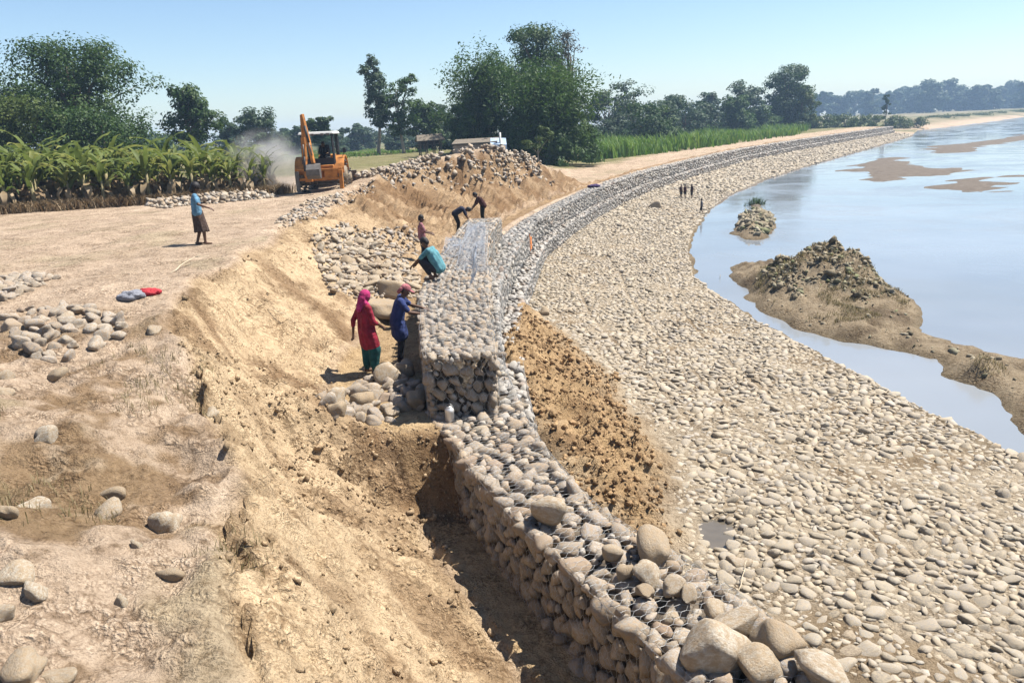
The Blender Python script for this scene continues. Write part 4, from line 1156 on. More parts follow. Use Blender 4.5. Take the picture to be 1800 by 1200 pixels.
T('eucalyptus_tree', 'tall slender pale barked tree with thin crown left of the bamboo', 628, 695, 96, 78, 2.7, leaf_blue, .30, 110, 34, 9, nlobe=12, crown='tall', lo=.12, barkm=bark_pale, tr=.018)
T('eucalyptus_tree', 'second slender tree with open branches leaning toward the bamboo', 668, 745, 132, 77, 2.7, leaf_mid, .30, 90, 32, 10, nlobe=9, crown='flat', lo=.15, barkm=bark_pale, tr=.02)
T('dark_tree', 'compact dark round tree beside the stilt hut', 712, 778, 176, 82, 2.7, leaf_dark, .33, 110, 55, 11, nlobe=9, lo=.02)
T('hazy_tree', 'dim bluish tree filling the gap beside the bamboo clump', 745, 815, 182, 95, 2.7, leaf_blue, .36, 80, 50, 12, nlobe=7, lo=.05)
T('big_tree', 'tallest tree rising behind the bamboo clump with a leafy top', 872, 990, 54, 76, 2.6, leaf_dark, .30, 150, 46, 13, nlobe=12, lo=.35, crown='round', tr=.03)
T('thinning_tree', 'half bare brownish tree crown beside the tallest tree', 955, 1040, 62, 77, 2.6, leaf_dry, .26, 90, 26, 14, nlobe=9, lo=.4, tr=.022)
# bamboo clumps
def bamboo(name, label, px, depth, zb, x0, x1, ytop, nculm, nleaf, leaf, mat, seed):
    depth = depth * DS; h = hfrom((x0 + x1) / 2, ytop, depth, zb); w = (x1 - x0) / F * depth; r = np.random.default_rng(seed)
    x, y = column((x0 + x1) / 2, depth, zb, 200)
    t = thing(name, label, 'bamboo', (x, y, gz(x, y) - .05)); cen = []; nrm = []; rn = []; mbs = []
    cm = simple('bamboo_cane_%d' % seed, (.14, .16, .06), .7, .3, 5)
    for k in range(nculm):
        an = r.random() * 6.28; rad = .16 * w * math.sqrt(r.random()); b = Vector((rad * math.cos(an), rad * math.sin(an), 0))
        an2 = an + r.normal() * .5; reach = w * .5 * (.15 + .85 * r.random()); hh = h * (.72 + .28 * r.random()) * (1 - .30 * (reach / (w * .5)) ** 2)
        pts = []
        for j in range(10):
            s_ = j / 9; o = reach * s_ ** 2.2
            pts.append(b + Vector((math.cos(an2) * o, math.sin(an2) * o, hh * (1 - (1 - s_) ** 1.5) - .10 * h * max(0, s_ - .75) / .25 * (reach / w))))
        mb = MB(); mb.tube(pts, [.05 * (1 - .085 * j) for j in range(10)], 5); mbs.append(mb)
        n = int(nleaf * (.6 + .8 * r.random())); s_ = .10 + .9 * r.random(n) ** .75
        P_ = np.array(pts); ix = s_ * 9; i0 = np.minimum(ix.astype(int), 8); fr = (ix - i0)[:, None]
        c = P_[i0] * (1 - fr) + P_[i0 + 1] * fr
        # leaves gather in drooping sprays around the nodes
        nk = 9; sp = r.normal(size=(nk, 3)) * np.array([.07 * w, .07 * w, .05 * h]); which = r.integers(0, nk, n)
        c = c + sp[which] * (.4 + s_[:, None]) * .9 + r.normal(size=(n, 3)) * .28
        c[:, 2] = np.maximum(c[:, 2], .3)
        cen.append(c); nrm.append(r.normal(size=(n, 3)) * .6 + np.array([0, 0, .7])); rn.append(np.clip(.45 * r.random() + .55 * r.random(n), 0, 1))
    for k in range(int(nculm * 4.2)):
        d = r.normal(size=3); d[2] = abs(d[2]) * .9; d /= np.linalg.norm(d); q = .55 + .42 * r.random()
        c = np.array([d[0] * w * .47 * q, d[1] * w * .47 * q, max(.25, d[2] * h * .86 * q + .05 * h * r.normal())]); n = int(nleaf * .30 * (.5 + r.random())); rc = w * (.055 + .04 * r.random())
        o = r.normal(size=(n, 3)); o /= np.linalg.norm(o, axis=1)[:, None]; o = o * (r.random(n) ** .5)[:, None] * rc * np.array([1, 1, .8]); o[:, 2] -= .5 * (o[:, 0] ** 2 + o[:, 1] ** 2) / rc
        p_ = c + o; p_[:, 2] = np.maximum(p_[:, 2], .05); cen.append(p_); nrm.append(o / rc + d * .6 + np.array([0, 0, .5]) + r.normal(size=(n, 3)) * .4); rn.append(np.clip(.5 * r.random() + .5 * r.random(n), 0, 1))
    cen = np.concatenate(cen); nrm = np.concatenate(nrm)
    obj('foliage', leaves_mesh('foliage', cen, nrm, np.full(len(cen), leaf), mat, seed, .38, np.concatenate(rn)), t)
    for mb in mbs: mb.build('cane', cm, t)
    return t
bamboo('bamboo_clump', 'broad bright green bamboo clump with plumed top beside the tallest tree', 845, 66, 2.6, 785, 915, 98, 34, 300, .34, leaf_mid, 21)
bamboo('bamboo_clump', 'massive dense dark bamboo thicket in front of the tallest tree', 960, 63, 2.6, 850, 1062, 118, 60, 330, .34, leaf_mid, 22)
bamboo('bamboo_clump', 'low dark bamboo thicket behind the brick wall', 830, 70, 2.6, 770, 890, 180, 24, 260, .34, leaf_dark, 23)
T('sapling', 'thin pale sapling in front of the dark bamboo thicket', 922, 970, 222, 56, 2.8, leaf_olive, .2, 26, 40, 24, nlobe=5, lo=.3, barkm=bark_pale, tr=.02)

ROWLAB = ['bluish tree touching the right side of the bamboo thicket', 'tall broad tree at the bamboo end of the row behind the crop field', 'low tree in the dip of the row behind the crop field',
    'medium rounded tree past the dip in the crop field row', 'short tree squeezed between two taller ones behind the crop field', 'pointed tree peeping above the short one behind the crop field',
    'mid green tree before the tallest of the crop field row', 'tallest bluish tree of the row, nearest the stout dark tree', 'low dark bush tree at the crop edge of the row', 'small green tree tucked against the stout dark tree']
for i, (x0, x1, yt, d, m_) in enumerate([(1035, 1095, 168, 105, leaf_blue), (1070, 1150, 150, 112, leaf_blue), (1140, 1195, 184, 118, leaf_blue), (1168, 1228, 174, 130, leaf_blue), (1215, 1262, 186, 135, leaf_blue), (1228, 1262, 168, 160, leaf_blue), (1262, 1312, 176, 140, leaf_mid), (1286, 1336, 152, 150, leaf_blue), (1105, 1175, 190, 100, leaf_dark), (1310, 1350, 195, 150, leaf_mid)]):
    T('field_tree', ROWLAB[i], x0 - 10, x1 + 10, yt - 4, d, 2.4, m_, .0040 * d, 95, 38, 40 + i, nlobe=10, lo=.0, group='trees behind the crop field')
T('dense_tree', 'stout dense dark tree standing alone on the far bank', 1338, 1420, 120, 158, 2.4, leaf_dark, .55, 200, 48, 60, nlobe=15, lo=.0)
T('dense_tree', 'olive leafy bush growing at the side of the stout dark tree', 1378, 1430, 152, 154, 2.4, leaf_olive, .5, 70, 40, 61, nlobe=6, lo=.04)
T('thin_tree', 'thin young tree on the shrubby tip of the far bank', 1546, 1566, 163, 190, 2.3, leaf_dark, .55, 34, 20, 62, nlobe=6, crown='tall', lo=.1, tr=.015)
for i, (x, yt, d) in enumerate([(1500, 204, 185), (1530, 203, 190), (1580, 204, 192), (1470, 206, 180), (1600, 210, 195), (1650, 205, 260), (1720, 201, 300), (1445, 204, 172), (1485, 202, 176), (1515, 205, 182), (1555, 206, 186), (1430, 206, 168), (1620, 208, 200), (1690, 203, 280), (1760, 198, 330), (1790, 196, 350)]):
    T('shrub', 'low green shrub on the tip of the far bank', x - 22, x + 22, yt, d, 2.2, leaf_olive, .5, 26, 26, 70 + i, nlobe=4, lo=.0, group='shrubs on the far bank tip', cat='shrub')
# distant line of trees across the river plain
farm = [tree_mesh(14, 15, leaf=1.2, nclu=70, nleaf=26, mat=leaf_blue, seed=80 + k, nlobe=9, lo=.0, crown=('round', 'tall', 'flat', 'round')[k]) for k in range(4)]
rr_ = random.Random(5); n = 0; pxx = 1395
while pxx < 1880:
    d = 640 + rr_.uniform(-60, 80); yt = 170 - 26 * (pxx - 1400) / 400 + rr_.uniform(-7, 6)
    big = 1635 < pxx < 1668
    if big: yt = 141
    h = hfrom(pxx, yt, d, 2.4); x, y = column(pxx, d, 2.4, 180)
    t = thing('distant_tree', 'hazy tree in the line across the river plain' if not big else ('hazy tree standing higher than the rest of the distant line' if pxx < 1655 else 'hazy tree filling the foot of the highest distant tree'), 'tree', (x, y, gz(x, y) - .1), rr_.random() * 6.28, 'distant tree line' if not big else None)
    k = rr_.randrange(4); o1 = obj('crown', farm[k][0], t); o2 = obj('trunk', farm[k][1], t)
    sc = h / 14; sw = sc * (1.0 if not big else .95) * rr_.uniform(.9, 1.3); t.scale = (sw, sw, sc)
    pxx += rr_.uniform(8, 15) if not big else 22
# more far trees seen low between the near ones on the left
for i, (px, yt) in enumerate([(588, 236), (600, 226), (622, 218), (640, 226), (660, 232), (760, 215), (280, 238), (294, 246), (264, 234), (506, 226), (520, 222), (345, 240), (398, 236), (410, 226), (455, 230), (700, 225), (570, 230), (690, 235), (725, 228), (480, 234), (780, 220)]):
    d = 150 + 12 * (i % 5); h = hfrom(px, yt, d, 2.4); x, y = column(px, d, 2.4, 240)
    t = thing('hazy_shrub_tree', 'low hazy tree far beyond the yard', 'tree', (x, y, gz(x, y) - .1), i * 1.3, 'low hazy trees beyond the yard')
    k = i % 4; obj('crown', farm[k][0], t); obj('trunk', farm[k][1], t); t.scale = (h / 14 * 1.3, h / 14 * 1.3, h / 14)

# banana plants ------------------------------------------------------
def banana_leaf(seed, ln, wd, droop, dry=False):
    r = np.random.default_rng(seed); n = 9; v = []; q = []; a = []
    x = z = 0; ang = R(84 - 12 * r.random()) if not dry else R(20)
    dl = ln / n
    for i in range(n + 1):
        s_ = i / n; w = wd * (min(1, s_ * 5) * (1 - s_ ** 3) + .04) * (.85 + .25 * r.random()) if i else .03
        cup = .22 * w
        v += [(x, -w, z + cup + .03 * r.normal() * (i > 1)), (x, 0, z), (x, w, z + cup + .03 * r.normal() * (i > 1))]
        x += dl * math.cos(ang); z += dl * math.sin(ang); ang -= droop / n * (1 + .8 * s_)
    for i in range(n):
        k = i * 3; q += [(k, k + 3, k + 4, k + 1), (k + 1, k + 4, k + 5, k + 2)]
    c = r.random()
    return mesh_np('leaf', v, q, None, ban_m if not dry else ban_dry, True, np.clip(np.full(len(v), c * .7) + .3 * r.random(len(v)), 0, 1))
ban_dry = leaf_mat('banana_dry', (0.1161, 0.0759, 0.0402), (0.1963, 0.1383, 0.0759), (0.2944, 0.2230, 0.1338), .2)
BL = [banana_leaf(300 + k, 1.25 + .4 * random.random(), .075 + .045 * random.random(), R(30 + 95 * random.random())) for k in range(8)]
BD = [banana_leaf(320 + k, .95, .12, R(105), True) for k in range(4)]
stem_m = simple('banana_stem', (.20, .17, .085), .8, .4, 7, .01)
mb = MB(); mb.tube([(0, 0, -.05), (0, 0, .1), (.01, 0, .6), (0, .01, 1.15)], [.11, .105, .08, .055], 9); STEM = mb.mesh('stem', stem_m)
def banana(x, y, hs, seed, group):
    r = random.Random(seed)
    t = thing('banana_plant', group[0], 'banana plant', (x, y, gz(x, y)), r.random() * 6.28, group[1]); t.scale = (hs,) * 3
    obj('stem', STEM, t, scale=(1, 1, 1))
    n = r.randint(7, 10)
    for k in range(n):
        o = obj('leaf', r.choice(BL), t, (0, 0, (.62 + .12 * k) if k < 4 else 1.0 + .03 * k)); tip = r.uniform(-.25, .2) - .06 * (n - k) / n
        o.rotation_euler = (r.uniform(-.2, .2), -tip * .4 + r.uniform(-.1, .12), k * 2.4 + r.uniform(-.3, .3)); s_ = r.uniform(.75, 1.1); o.scale = (s_, s_, s_)
    for k in range(r.randint(5, 7)):
        o = obj('dry_leaf', r.choice(BD), t, (0, 0, r.uniform(.65, .95))); o.rotation_euler = (0, r.uniform(.2, .7), r.random() * 6.28)
A0 = np.array(P(-60, 378, 4.1)[:2]); A1 = np.array(P(500, 339, 4.05)[:2]); dv = A1 - A0; ln = np.linalg.norm(dv); dv /= ln; nv = np.array([-dv[1], dv[0]])
gl = ('young banana plant in the front row above the stones and dry litter', 'front row of banana plants'); gb = ('banana plant deeper in the dense banana plot', 'banana plot behind the front row')
sd_ = 0
for row in range(7):
    t_ = (row % 2) * .4 - 2
    while t_ < ln + .3 - (row * .3):
        p = A0 + dv * (t_ + random.uniform(-.2, .2)) + nv * (.1 + row * .75 + random.uniform(-.2, .2))
        banana(p[0], p[1], random.uniform(.95, 1.32) * (1 - .16 * t_ / ln) * (1 + .035 * row), 9000 + sd_, gl if row == 0 else gb); sd_ += 1
        t_ += random.uniform(.7, 1.1) * (1 if row < 3 else 1.25)
# dry litter under the bananas
def blades(name, label, xy, hgt, wid, mat, seed, per=5, lean=.35, spread=.1):
    r = np.random.default_rng(seed); n = len(xy) * per
    b = np.repeat(xy, per, 0) + r.normal(size=(n, 2)) * spread; z = terrain(b[:, 0], b[:, 1])
    an = r.random(n) * 6.28; hh = np.repeat(hgt, per) * (.6 + .6 * r.random(n)) if np.ndim(hgt) else hgt * (.6 + .6 * r.random(n)); le = lean * hh * (.3 + r.random(n))
    d = np.stack([np.cos(an), np.sin(an)], -1); pr = np.stack([-d[:, 1], d[:, 0]], -1) * (wid * (.6 + .7 * r.random(n)))[:, None]
    p0 = np.concatenate([b - pr, z[:, None] - .02], 1); p1 = np.concatenate([b + pr, z[:, None] - .02], 1)
    m_ = b + d * (le * .35)[:, None]; t_ = b + d * le[:, None]
    p2 = np.concatenate([m_ + pr * .8, (z + hh * .6)[:, None]], 1); p3 = np.concatenate([m_ - pr * .8, (z + hh * .6)[:, None]], 1); p4 = np.concatenate([t_, (z + hh * (.9))[:, None]], 1)
    v = np.stack([p0, p1, p2, p3, p4], 1).reshape(-1, 3); k = np.arange(n) * 5
    q = np.stack([k, k + 1, k + 2, k + 3], -1); tr = np.stack([k + 3, k + 2, k + 4], -1)
    return tag(obj(name, mesh_np(name, v, q, tr, mat, False, np.repeat(r.random(n), 5))), label, kind='stuff')
r = np.random.default_rng(55)
tt = r.random(3200) * (ln + 2) - 2; ww = r.random(3200) ** 1.6 * 3.2 - .45
blades('dry_litter', 'dry leaf litter and weeds under the banana plants', A0 + dv * tt[:, None] + nv * ww[:, None], .50, .016, ban_dry, 56, 6, 1.3, .28)
# crop field, yard grass, bank tufts
q = [P(a, b, 2.42)[:2] for a, b in [(1035, 286), (1110, 279), (1200, 268), (1300, 254), (1400, 240), (1440, 222), (1300, 219), (1150, 223), (1060, 228), (1000, 240)]]
xs_ = np.array(q); bx = r.uniform(xs_[:, 0].min(), xs_[:, 0].max(), 60000); by = xs_[:, 1].min() + (xs_[:, 1].max() - xs_[:, 1].min()) * r.random(60000) ** 1.8
k = pip(bx, by, q) > .3; bx, by = bx[k], by[k]; k = fbm(bx * .25, by * .25, 2, 401) > -.45; bx, by = bx[k][:8000], by[k][:8000]
blades('crop_field', 'tall bright green crop field behind the revetment', np.stack([bx, by], -1), 1.9 + 1.1 * fbm(bx * .12, by * .12, 3, 402), .085, crop_m, 57, 6, .55, .35)
q = [P(a, b, 3.3)[:2] for a, b in [(600, 292), (745, 278), (790, 262), (640, 258), (500, 262), (480, 300)]]
xs_ = np.array(q); bx = r.uniform(xs_[:, 0].min(), xs_[:, 0].max(), 20000); by = r.uniform(xs_[:, 1].min(), xs_[:, 1].max(), 20000); k = pip(bx, by, q) > 0
blades('yard_grass', 'short green grass beyond the yard', np.stack([bx[k], by[k]], -1)[:2500], .35, .035, crop_m, 58, 5, .7, .25)
# island grass and the reed tuft in the river
bx = r.uniform(7.5, 18, 30000); by = r.uniform(18, 32, 30000); bz, inf = terrain(bx, by, True)
k = (bx > inf['s'] + .4) & (bz > .25) & (fbm(bx * .8, by * .8, 3, 403) > .0); 
blades('island_grass', 'short dry grass and weeds on the mud island', np.stack([bx[k], by[k]], -1)[:1300], .12, .008, grass_m, 59, 6, .9, .08)
tx, ty = np.mean(np.array(TUFT), 0); bx = tx + r.normal(size=26) * .45; by = ty + r.normal(size=26) * .25
blades('reed_tuft', 'dark tuft of reeds on a hump in the river', np.stack([bx, by], -1), .6, .02, leaf_dark, 60, 6, .9, .12)
bx = r.uniform(-5.5, -1.5, 6000); by = r.uniform(3.8, 20, 6000); bz, inf = terrain(bx, by, True); k = (inf['tau'] > .8) & (fbm(bx * .7, by * .7, 3, 404) > .22)
blades('bank_grass', 'sparse dry grass blades on the lip of the bank', np.stack([bx[k], by[k]], -1)[:260], .10, .0035, grass_m, 61, 5, .9, .06)

# ------------------------------------------------------------------ huts beyond the yard
thatch = simple('thatch', (.15, .125, .095), .95, .35, 9, .05); wood = simple('weathered_wood', (.16, .12, .085), .9, .35, 9, .01); mudw = simple('mud_wall', (.27, .21, .15), .95, .3, 5, .03)
hx, hy, hz = P(757, 273, 4.04); hz = gz(hx, hy)
ht = thing('stilt_hut', 'small open hut on wooden stilts with a ragged thatch roof', 'hut', (hx, hy, hz), R(12)); ht.scale = (1.3,) * 3
for ix in (-.85, -.3, .3, .85):
    for iy in (-.6, .6):
        mb = MB(); mb.tube([(ix, iy, -.1), (ix + .02, iy, 1.25)], .05, 7); mb.build('post', wood, ht)
for k in range(6):
    mb = MB(); mb.box((0, -.6 + k * .24, .88), (2.1, .2, .04)); mb.build('floor_plank', wood, ht, smooth=False)
mb = MB(); mb.add([(-1.15, -.85, 1.2), (1.15, -.85, 1.25), (1.05, 0, 1.72), (-1.05, 0, 1.66), (-1.15, .85, 1.2), (1.15, .85, 1.25), (-1.15, -.85, 1.12), (1.15, -.85, 1.16), (1.05, 0, 1.62), (-1.05, 0, 1.56), (-1.15, .85, 1.12), (1.15, .85, 1.16)],
    [(0, 1, 2, 3), (3, 2, 5, 4), (7, 6, 9, 8), (8, 9, 10, 11), (0, 6, 7, 1), (4, 5, 11, 10), (0, 3, 9, 6), (3, 4, 10, 9), (1, 7, 8, 2), (2, 8, 11, 5)]); mb.build('roof', thatch, ht, smooth=False)
mb = MB(); mb.box((0, .62, 1.02), (1.9, .04, .26)); mb.build('back_screen', thatch, ht, smooth=False)
brick = stone_mat('rough_brick', True, [(0, (.30, .22, .18)), (.5, (.42, .35, .30)), (1, (.22, .17, .15))])
wx, wy, wz = PD(838, 262, 69); wz = gz(wx, wy)
lw = thing('brick_hut', 'long low hut of rough stacked bricks half hidden by the spoil mound', 'hut', (wx, wy, 6.7 - 69 * (S - uv(838, 243)[1] * C) - 2.35), R(-6)); lw.scale = (1.15,) * 3
mb = MB(); mb.box((0, .0, .8), (3.3, 1.6, 1.6)); mb.build('mud_core', mudw, lw, smooth=False)
cube = MB(); cube.box((0, 0, 0), (1, 1, 1)); bm_ = cube.mesh('brick', brick, False)
for j in range(9):
    for i in range(11):
        o = obj('brick', bm_, lw, (-1.6 + (i + .5 * (j % 2)) * .31, -.82 + random.uniform(-.02, .02), .08 + j * .175), (0, 0, random.uniform(-.04, .04)), (.28, .1, .15))
mb = MB(); mb.add([(-1.8, -1.0, 1.62), (1.75, -1.0, 1.66), (1.75, 1.0, 1.95), (-1.8, 1.0, 1.9), (-1.8, -1.0, 1.7), (1.75, -1.0, 1.76), (1.75, 1.0, 2.05), (-1.8, 1.0, 2.0)], [(3, 2, 1, 0), (4, 5, 6, 7), (0, 1, 5, 4), (1, 2, 6, 5), (2, 3, 7, 6), (3, 0, 4, 7)]); mb.build('roof', thatch, lw, smooth=False)
tarp = simple('blue_white_tarp', (.28, .36, .46), .6, .35, 3, .02)
tx, ty, tz = PD(876, 262, 68); tz = 6.7 - 68 * (S - uv(876, 233)[1] * C) - 2.0
tp_ = thing('tarp_shelter', 'pale blue tarpaulin shelter with a white post next to the brick hut', 'shelter', (tx, ty, tz))
mb = MB(); mb.add([(-.7, -.6, 1.05), (.75, -.6, .95), (.7, .6, 1.5), (-.65, .6, 1.55), (-.75, -.75, .3), (.8, -.75, .2), (-.7, -.6, 1.0), (.75, -.6, .9)], [(0, 1, 2, 3), (4, 5, 1, 0)]); o = mb.build('sheet', tarp, tp_, smooth=False); sm = o.modifiers.new('thick', 'SOLIDIFY'); sm.thickness = .02
for (a, b_, hh) in ((-.65, -.55, 1.0), (.7, -.55, .9), (.65, .55, 1.45), (-.6, .55, 1.5)):
    mb = MB(); mb.tube([(a, b_, -.1), (a, b_, hh)], .04, 7); mb.build('post', wood, tp_)
mb = MB(); mb.tube([(.2, -.3, -.1), (.2, -.3, 2.0)], .09, 8); mb.build('white_post', simple('whitewash', (.45, .45, .43), .8, .1, 6), tp_)

# ------------------------------------------------------------------ backhoe loader seen from behind
yel = simple('machine_orange', (.36, .14, .03), .7, .6, 3.0, .004); blk = simple('machine_black', (.025, .025, .027), .6, .3, 8); rub = simple('tyre_rubber', (.075, .068, .06), .9, .4, 9, .01)
stl = simple('worn_steel', (.13, .12, .11), .6, .25, 10, .003, .6); roofw = simple('roof_white', (.5, .5, .47), .6, .12, 6); grim = simple('rim_cream', (.17, .13, .085), .6, .25, 8)
mg, nt, b = nmat('cab_glass'); b.inputs['Base Color'].default_value = (.75, .85, .83, 1); b.inputs['Roughness'].default_value = .03; b.inputs['Transmission Weight'].default_value = 1; b.inputs['IOR'].default_value = 1.02
b.inputs['Alpha'].default_value = .35
bx_, by_, _ = P(561, 341, 4.06); by_ += 1.2
bh = thing('backhoe_loader', 'dusty orange backhoe loader with folded arm working on the yard', 'excavator', (bx_, by_, gz(bx_, by_)), R(3))
def wheel(x, y, rad, wd):
    o = obj('wheel', None, bh, (x, y, rad - .02)); 
    prof = [(-.5, .62), (-.5, .86), (-.42, .96), (-.2, 1), (.2, 1), (.42, .96), (.5, .86), (.5, .62)]
    mb = MB(); mb.tube([(k * wd, 0, 0) for k, _ in prof], [q * rad for _, q in prof], 28)
    tl = MB()
    for k in range(18):
        a = k * math.tau / 18
        for sg in (-1, 1):
            tl.box((sg * wd * .24, math.cos(a + sg * .09) * rad * 1.0, math.sin(a + sg * .09) * rad * 1.0), (wd * .5, .05, .05), (a - math.pi / 2, 0, 0) if False else Matrix.Rotation(a - math.pi / 2, 3, 'X') @ Matrix.Rotation(sg * .5, 3, 'Z'))
    mb.build('tyre', rub, o)
    tl.build('tread_lugs', rub, o)['kind'] = 'stuff'
    mb = MB(); sgn = 1 if x > 0 else -1
    mb.tube([(-.5 * wd, 0, 0), (.50 * wd, 0, 0)], [rad * .60, rad * .60], 24); mb.tube([(.3 * wd * sgn, 0, 0), (.54 * wd * sgn, 0, 0)], [rad * .22, rad * .18], 14); mb.build('rim', grim, o)
for sx in (-1, 1): wheel(sx * .90, 0, .72, .44); wheel(sx * .86, 2.15, .47, .32)
mb = MB(); mb.box((0, 1.1, .78), (.95, 3.4, .55)); mb.box((0, 2.3, 1.25), (.9, 1.5, .75), None, .92); mb.box((0, -.1, 1.12), (1.35, 1.5, .22)); mb.build('body', yel, bh, smooth=False, bevel=.04)
for sx in (-1, 1):
    mb = MB(); mb.tube([(sx * .90, .82 * math.cos(t), .72 + .86 * math.sin(t)) for t in np.linspace(R(20), R(165), 10)], .03, 4, True)
    v = []; 
    fe = MB(); pr = [(.84 * math.cos(t), .72 + .86 * math.sin(t)) for t in np.linspace(R(12), R(172), 12)]
    for (yy_, zz_) in pr: fe.v += [(sx * .66, yy_, zz_), (sx * 1.14, yy_, zz_), (sx * 1.14, yy_, zz_ + .05), (sx * .66, yy_, zz_ + .05)]
    for k in range(11):
        for j in range(4): fe.f.append((k * 4 + j, k * 4 + (j + 1) % 4, k * 4 + 4 + (j + 1) % 4, k * 4 + 4 + j))
    fe.f += [(3, 2, 1, 0), (44, 45, 46, 47)]
    fe.build('fender', yel, bh, smooth=False)
cab = obj('cab', None, bh, (0, .1, 1.2))
for (x, y) in ((-.72, -.75), (.72, -.75), (-.72, .75), (.72, .75), (-.74, .1), (.74, .1)):
    mb = MB(); mb.bar((x, y, 0), (x * .96, y * .95, 1.42), .085, .085); mb.build('pillar', blk, cab, smooth=False)
mb = MB(); mb.box((0, 0, 1.47), (1.66, 1.85, .12), None, .93); mb.build('roof', roofw, cab, smooth=False, bevel=.03)
mb = MB(); mb.box((0, -.76, .16), (1.38, .05, .34)); mb.build('rear_panel', blk, cab, smooth=False)
for (c_, d_) in (((0, -.745, .86), (1.36, .012, 1.08)), ((0, .74, .75), (1.36, .012, 1.25)), ((-.73, -.33, .8), (.012, .78, 1.15)), ((.73, -.33, .8), (.012, .78, 1.15)), ((-.73, .43, .8), (.012, .58, 1.15)), ((.73, .43, .8), (.012, .58, 1.15))):
    mb = MB(); mb.box(c_, d_); mb.build('window', mg, cab, smooth=False)
mb = MB(); mb.box((.12, .1, .3), (.5, .5, .16)); mb.box((.12, .36, .62), (.5, .12, .6)); mb.build('seat', blk, cab, smooth=False, bevel=.04)
for lx in (-.45, -.15, .3, .55):
    mb = MB(); mb.box((lx, -.97, 1.40), (.16, .06, .1)); mb.build('work_lamp', stl, cab, smooth=False, bevel=.02)
fr_ = obj('rear_frame', None, bh, (0, -1.0, 0))
mb = MB(); mb.box((0, 0, .62), (2.1, .14, .12)); mb.box((0, 0, 1.02), (2.1, .14, .10)); mb.box((-1.0, 0, .80), (.14, .16, .6)); mb.box((1.0, 0, .80), (.14, .16, .6)); mb.box((.05, 0, .82), (.12, .12, .36)); mb.box((.55, -.02, .82), (.6, .06, .34)); mb.build('crossbeam', yel, fr_, smooth=False, bevel=.015)
for sx in (-1, 1):
    mb = MB(); mb.box((sx * 1.0, -.05, .55), (.17, .17, .9)); mb.box((sx * 1.0, -.05, .12), (.12, .12, .3)); mb.box((sx * 1.0, -.05, .02), (.36, .4, .06)); mb.build('stabilizer', yel if sx > 0 else stl, fr_, smooth=False, bevel=.015)
mb = MB(); mb.box((-.45, -.12, .82), (.34, .25, .62)); mb.build('swing_post', yel, fr_, smooth=False, bevel=.02)
arm = obj('digging_arm', None, bh, (-.45, -1.22, 0))
mb = MB(); pts = [(-.1, 0, .75), (-.09, .05, 1.5), (-.05, .02, 2.5), (.02, -.15, 3.45)]
for a, b_, w0 in zip(pts[:-1], pts[1:], (.24, .22, .18)): mb.bar(a, b_, .13, w0)
mb.build('boom', yel, arm, smooth=False, bevel=.02)
mb = MB(); mb.bar((.04, -.18, 3.5), (.28, -.42, 2.1), .125, .2); mb.bar((.28, -.42, 2.1), (.38, -.5, 1.35), .12, .17); mb.build('dipper', yel, arm, smooth=False, bevel=.02)
for (a, b_) in (((-.1, -.15, 1.0), (-.06, -.16, 2.2)), ((-.06, .22, 1.9), (.0, .1, 3.1)), ((.15, -.42, 3.0), (.38, -.62, 1.7))):
    mb = MB(); a, b_ = Vector(a), Vector(b_); mb.tube([a, a.lerp(b_, .55)], .055, 10); mb.build('ram', blk, arm); mb = MB(); mb.tube([a.lerp(b_, .5), b_], .03, 10); mb.build('ram_rod', stl, arm)
bk = MB(); prof = [(0, 0), (-.28, -.05), (-.46, -.25), (-.44, -.52), (-.2, -.68), (.02, -.62)]
for sx in (-.3, .3): bk.v += [(sx, p[0], p[1]) for p in prof]
for k in range(5): bk.f.append((k, k + 1, k + 7, k + 6))
bk.f += [tuple(range(5, -1, -1)), tuple(range(6, 12))]
o = bk.build('bucket', stl, arm, (.38, -.45, 1.35), smooth=False); o.modifiers.new('th', 'SOLIDIFY').thickness = .025
for k in range(4):
    mb = MB(); mb.box((-.24 + .16 * k, .06, -.62), (.06, .16, .04)); mb.build('tooth', stl, arm, (.38, -.45, 1.35), smooth=False)
for sx in (-1, 1):
    mb = MB(); mb.bar((sx * .55, 1.3, 1.35), (sx * .62, 3.1, 1.0), .12, .2); mb.bar((sx * .62, 3.1, 1.0), (sx * .62, 3.45, .4), .12, .18); mb.build('loader_arm', yel, bh, smooth=False)
mb = MB(); mb.box((0, 3.75, .4), (2.2, .06, .7), (R(15), 0, 0)); mb.box((0, 4.0, .1), (2.2, .7, .06)); mb.box((-1.1, 3.95, .35), (.05, .7, .55)); mb.box((1.1, 3.95, .35), (.05, .7, .55)); mb.build('loader_bucket', stl, bh, smooth=False)
mb = MB(); mb.tube([(1.0, -.2, 1.5), (1.15, -.35, 1.75)], .015, 6); mb.box((1.17, -.37, 1.85), (.14, .03, .22)); mb.build('mirror', blk, bh, smooth=False)

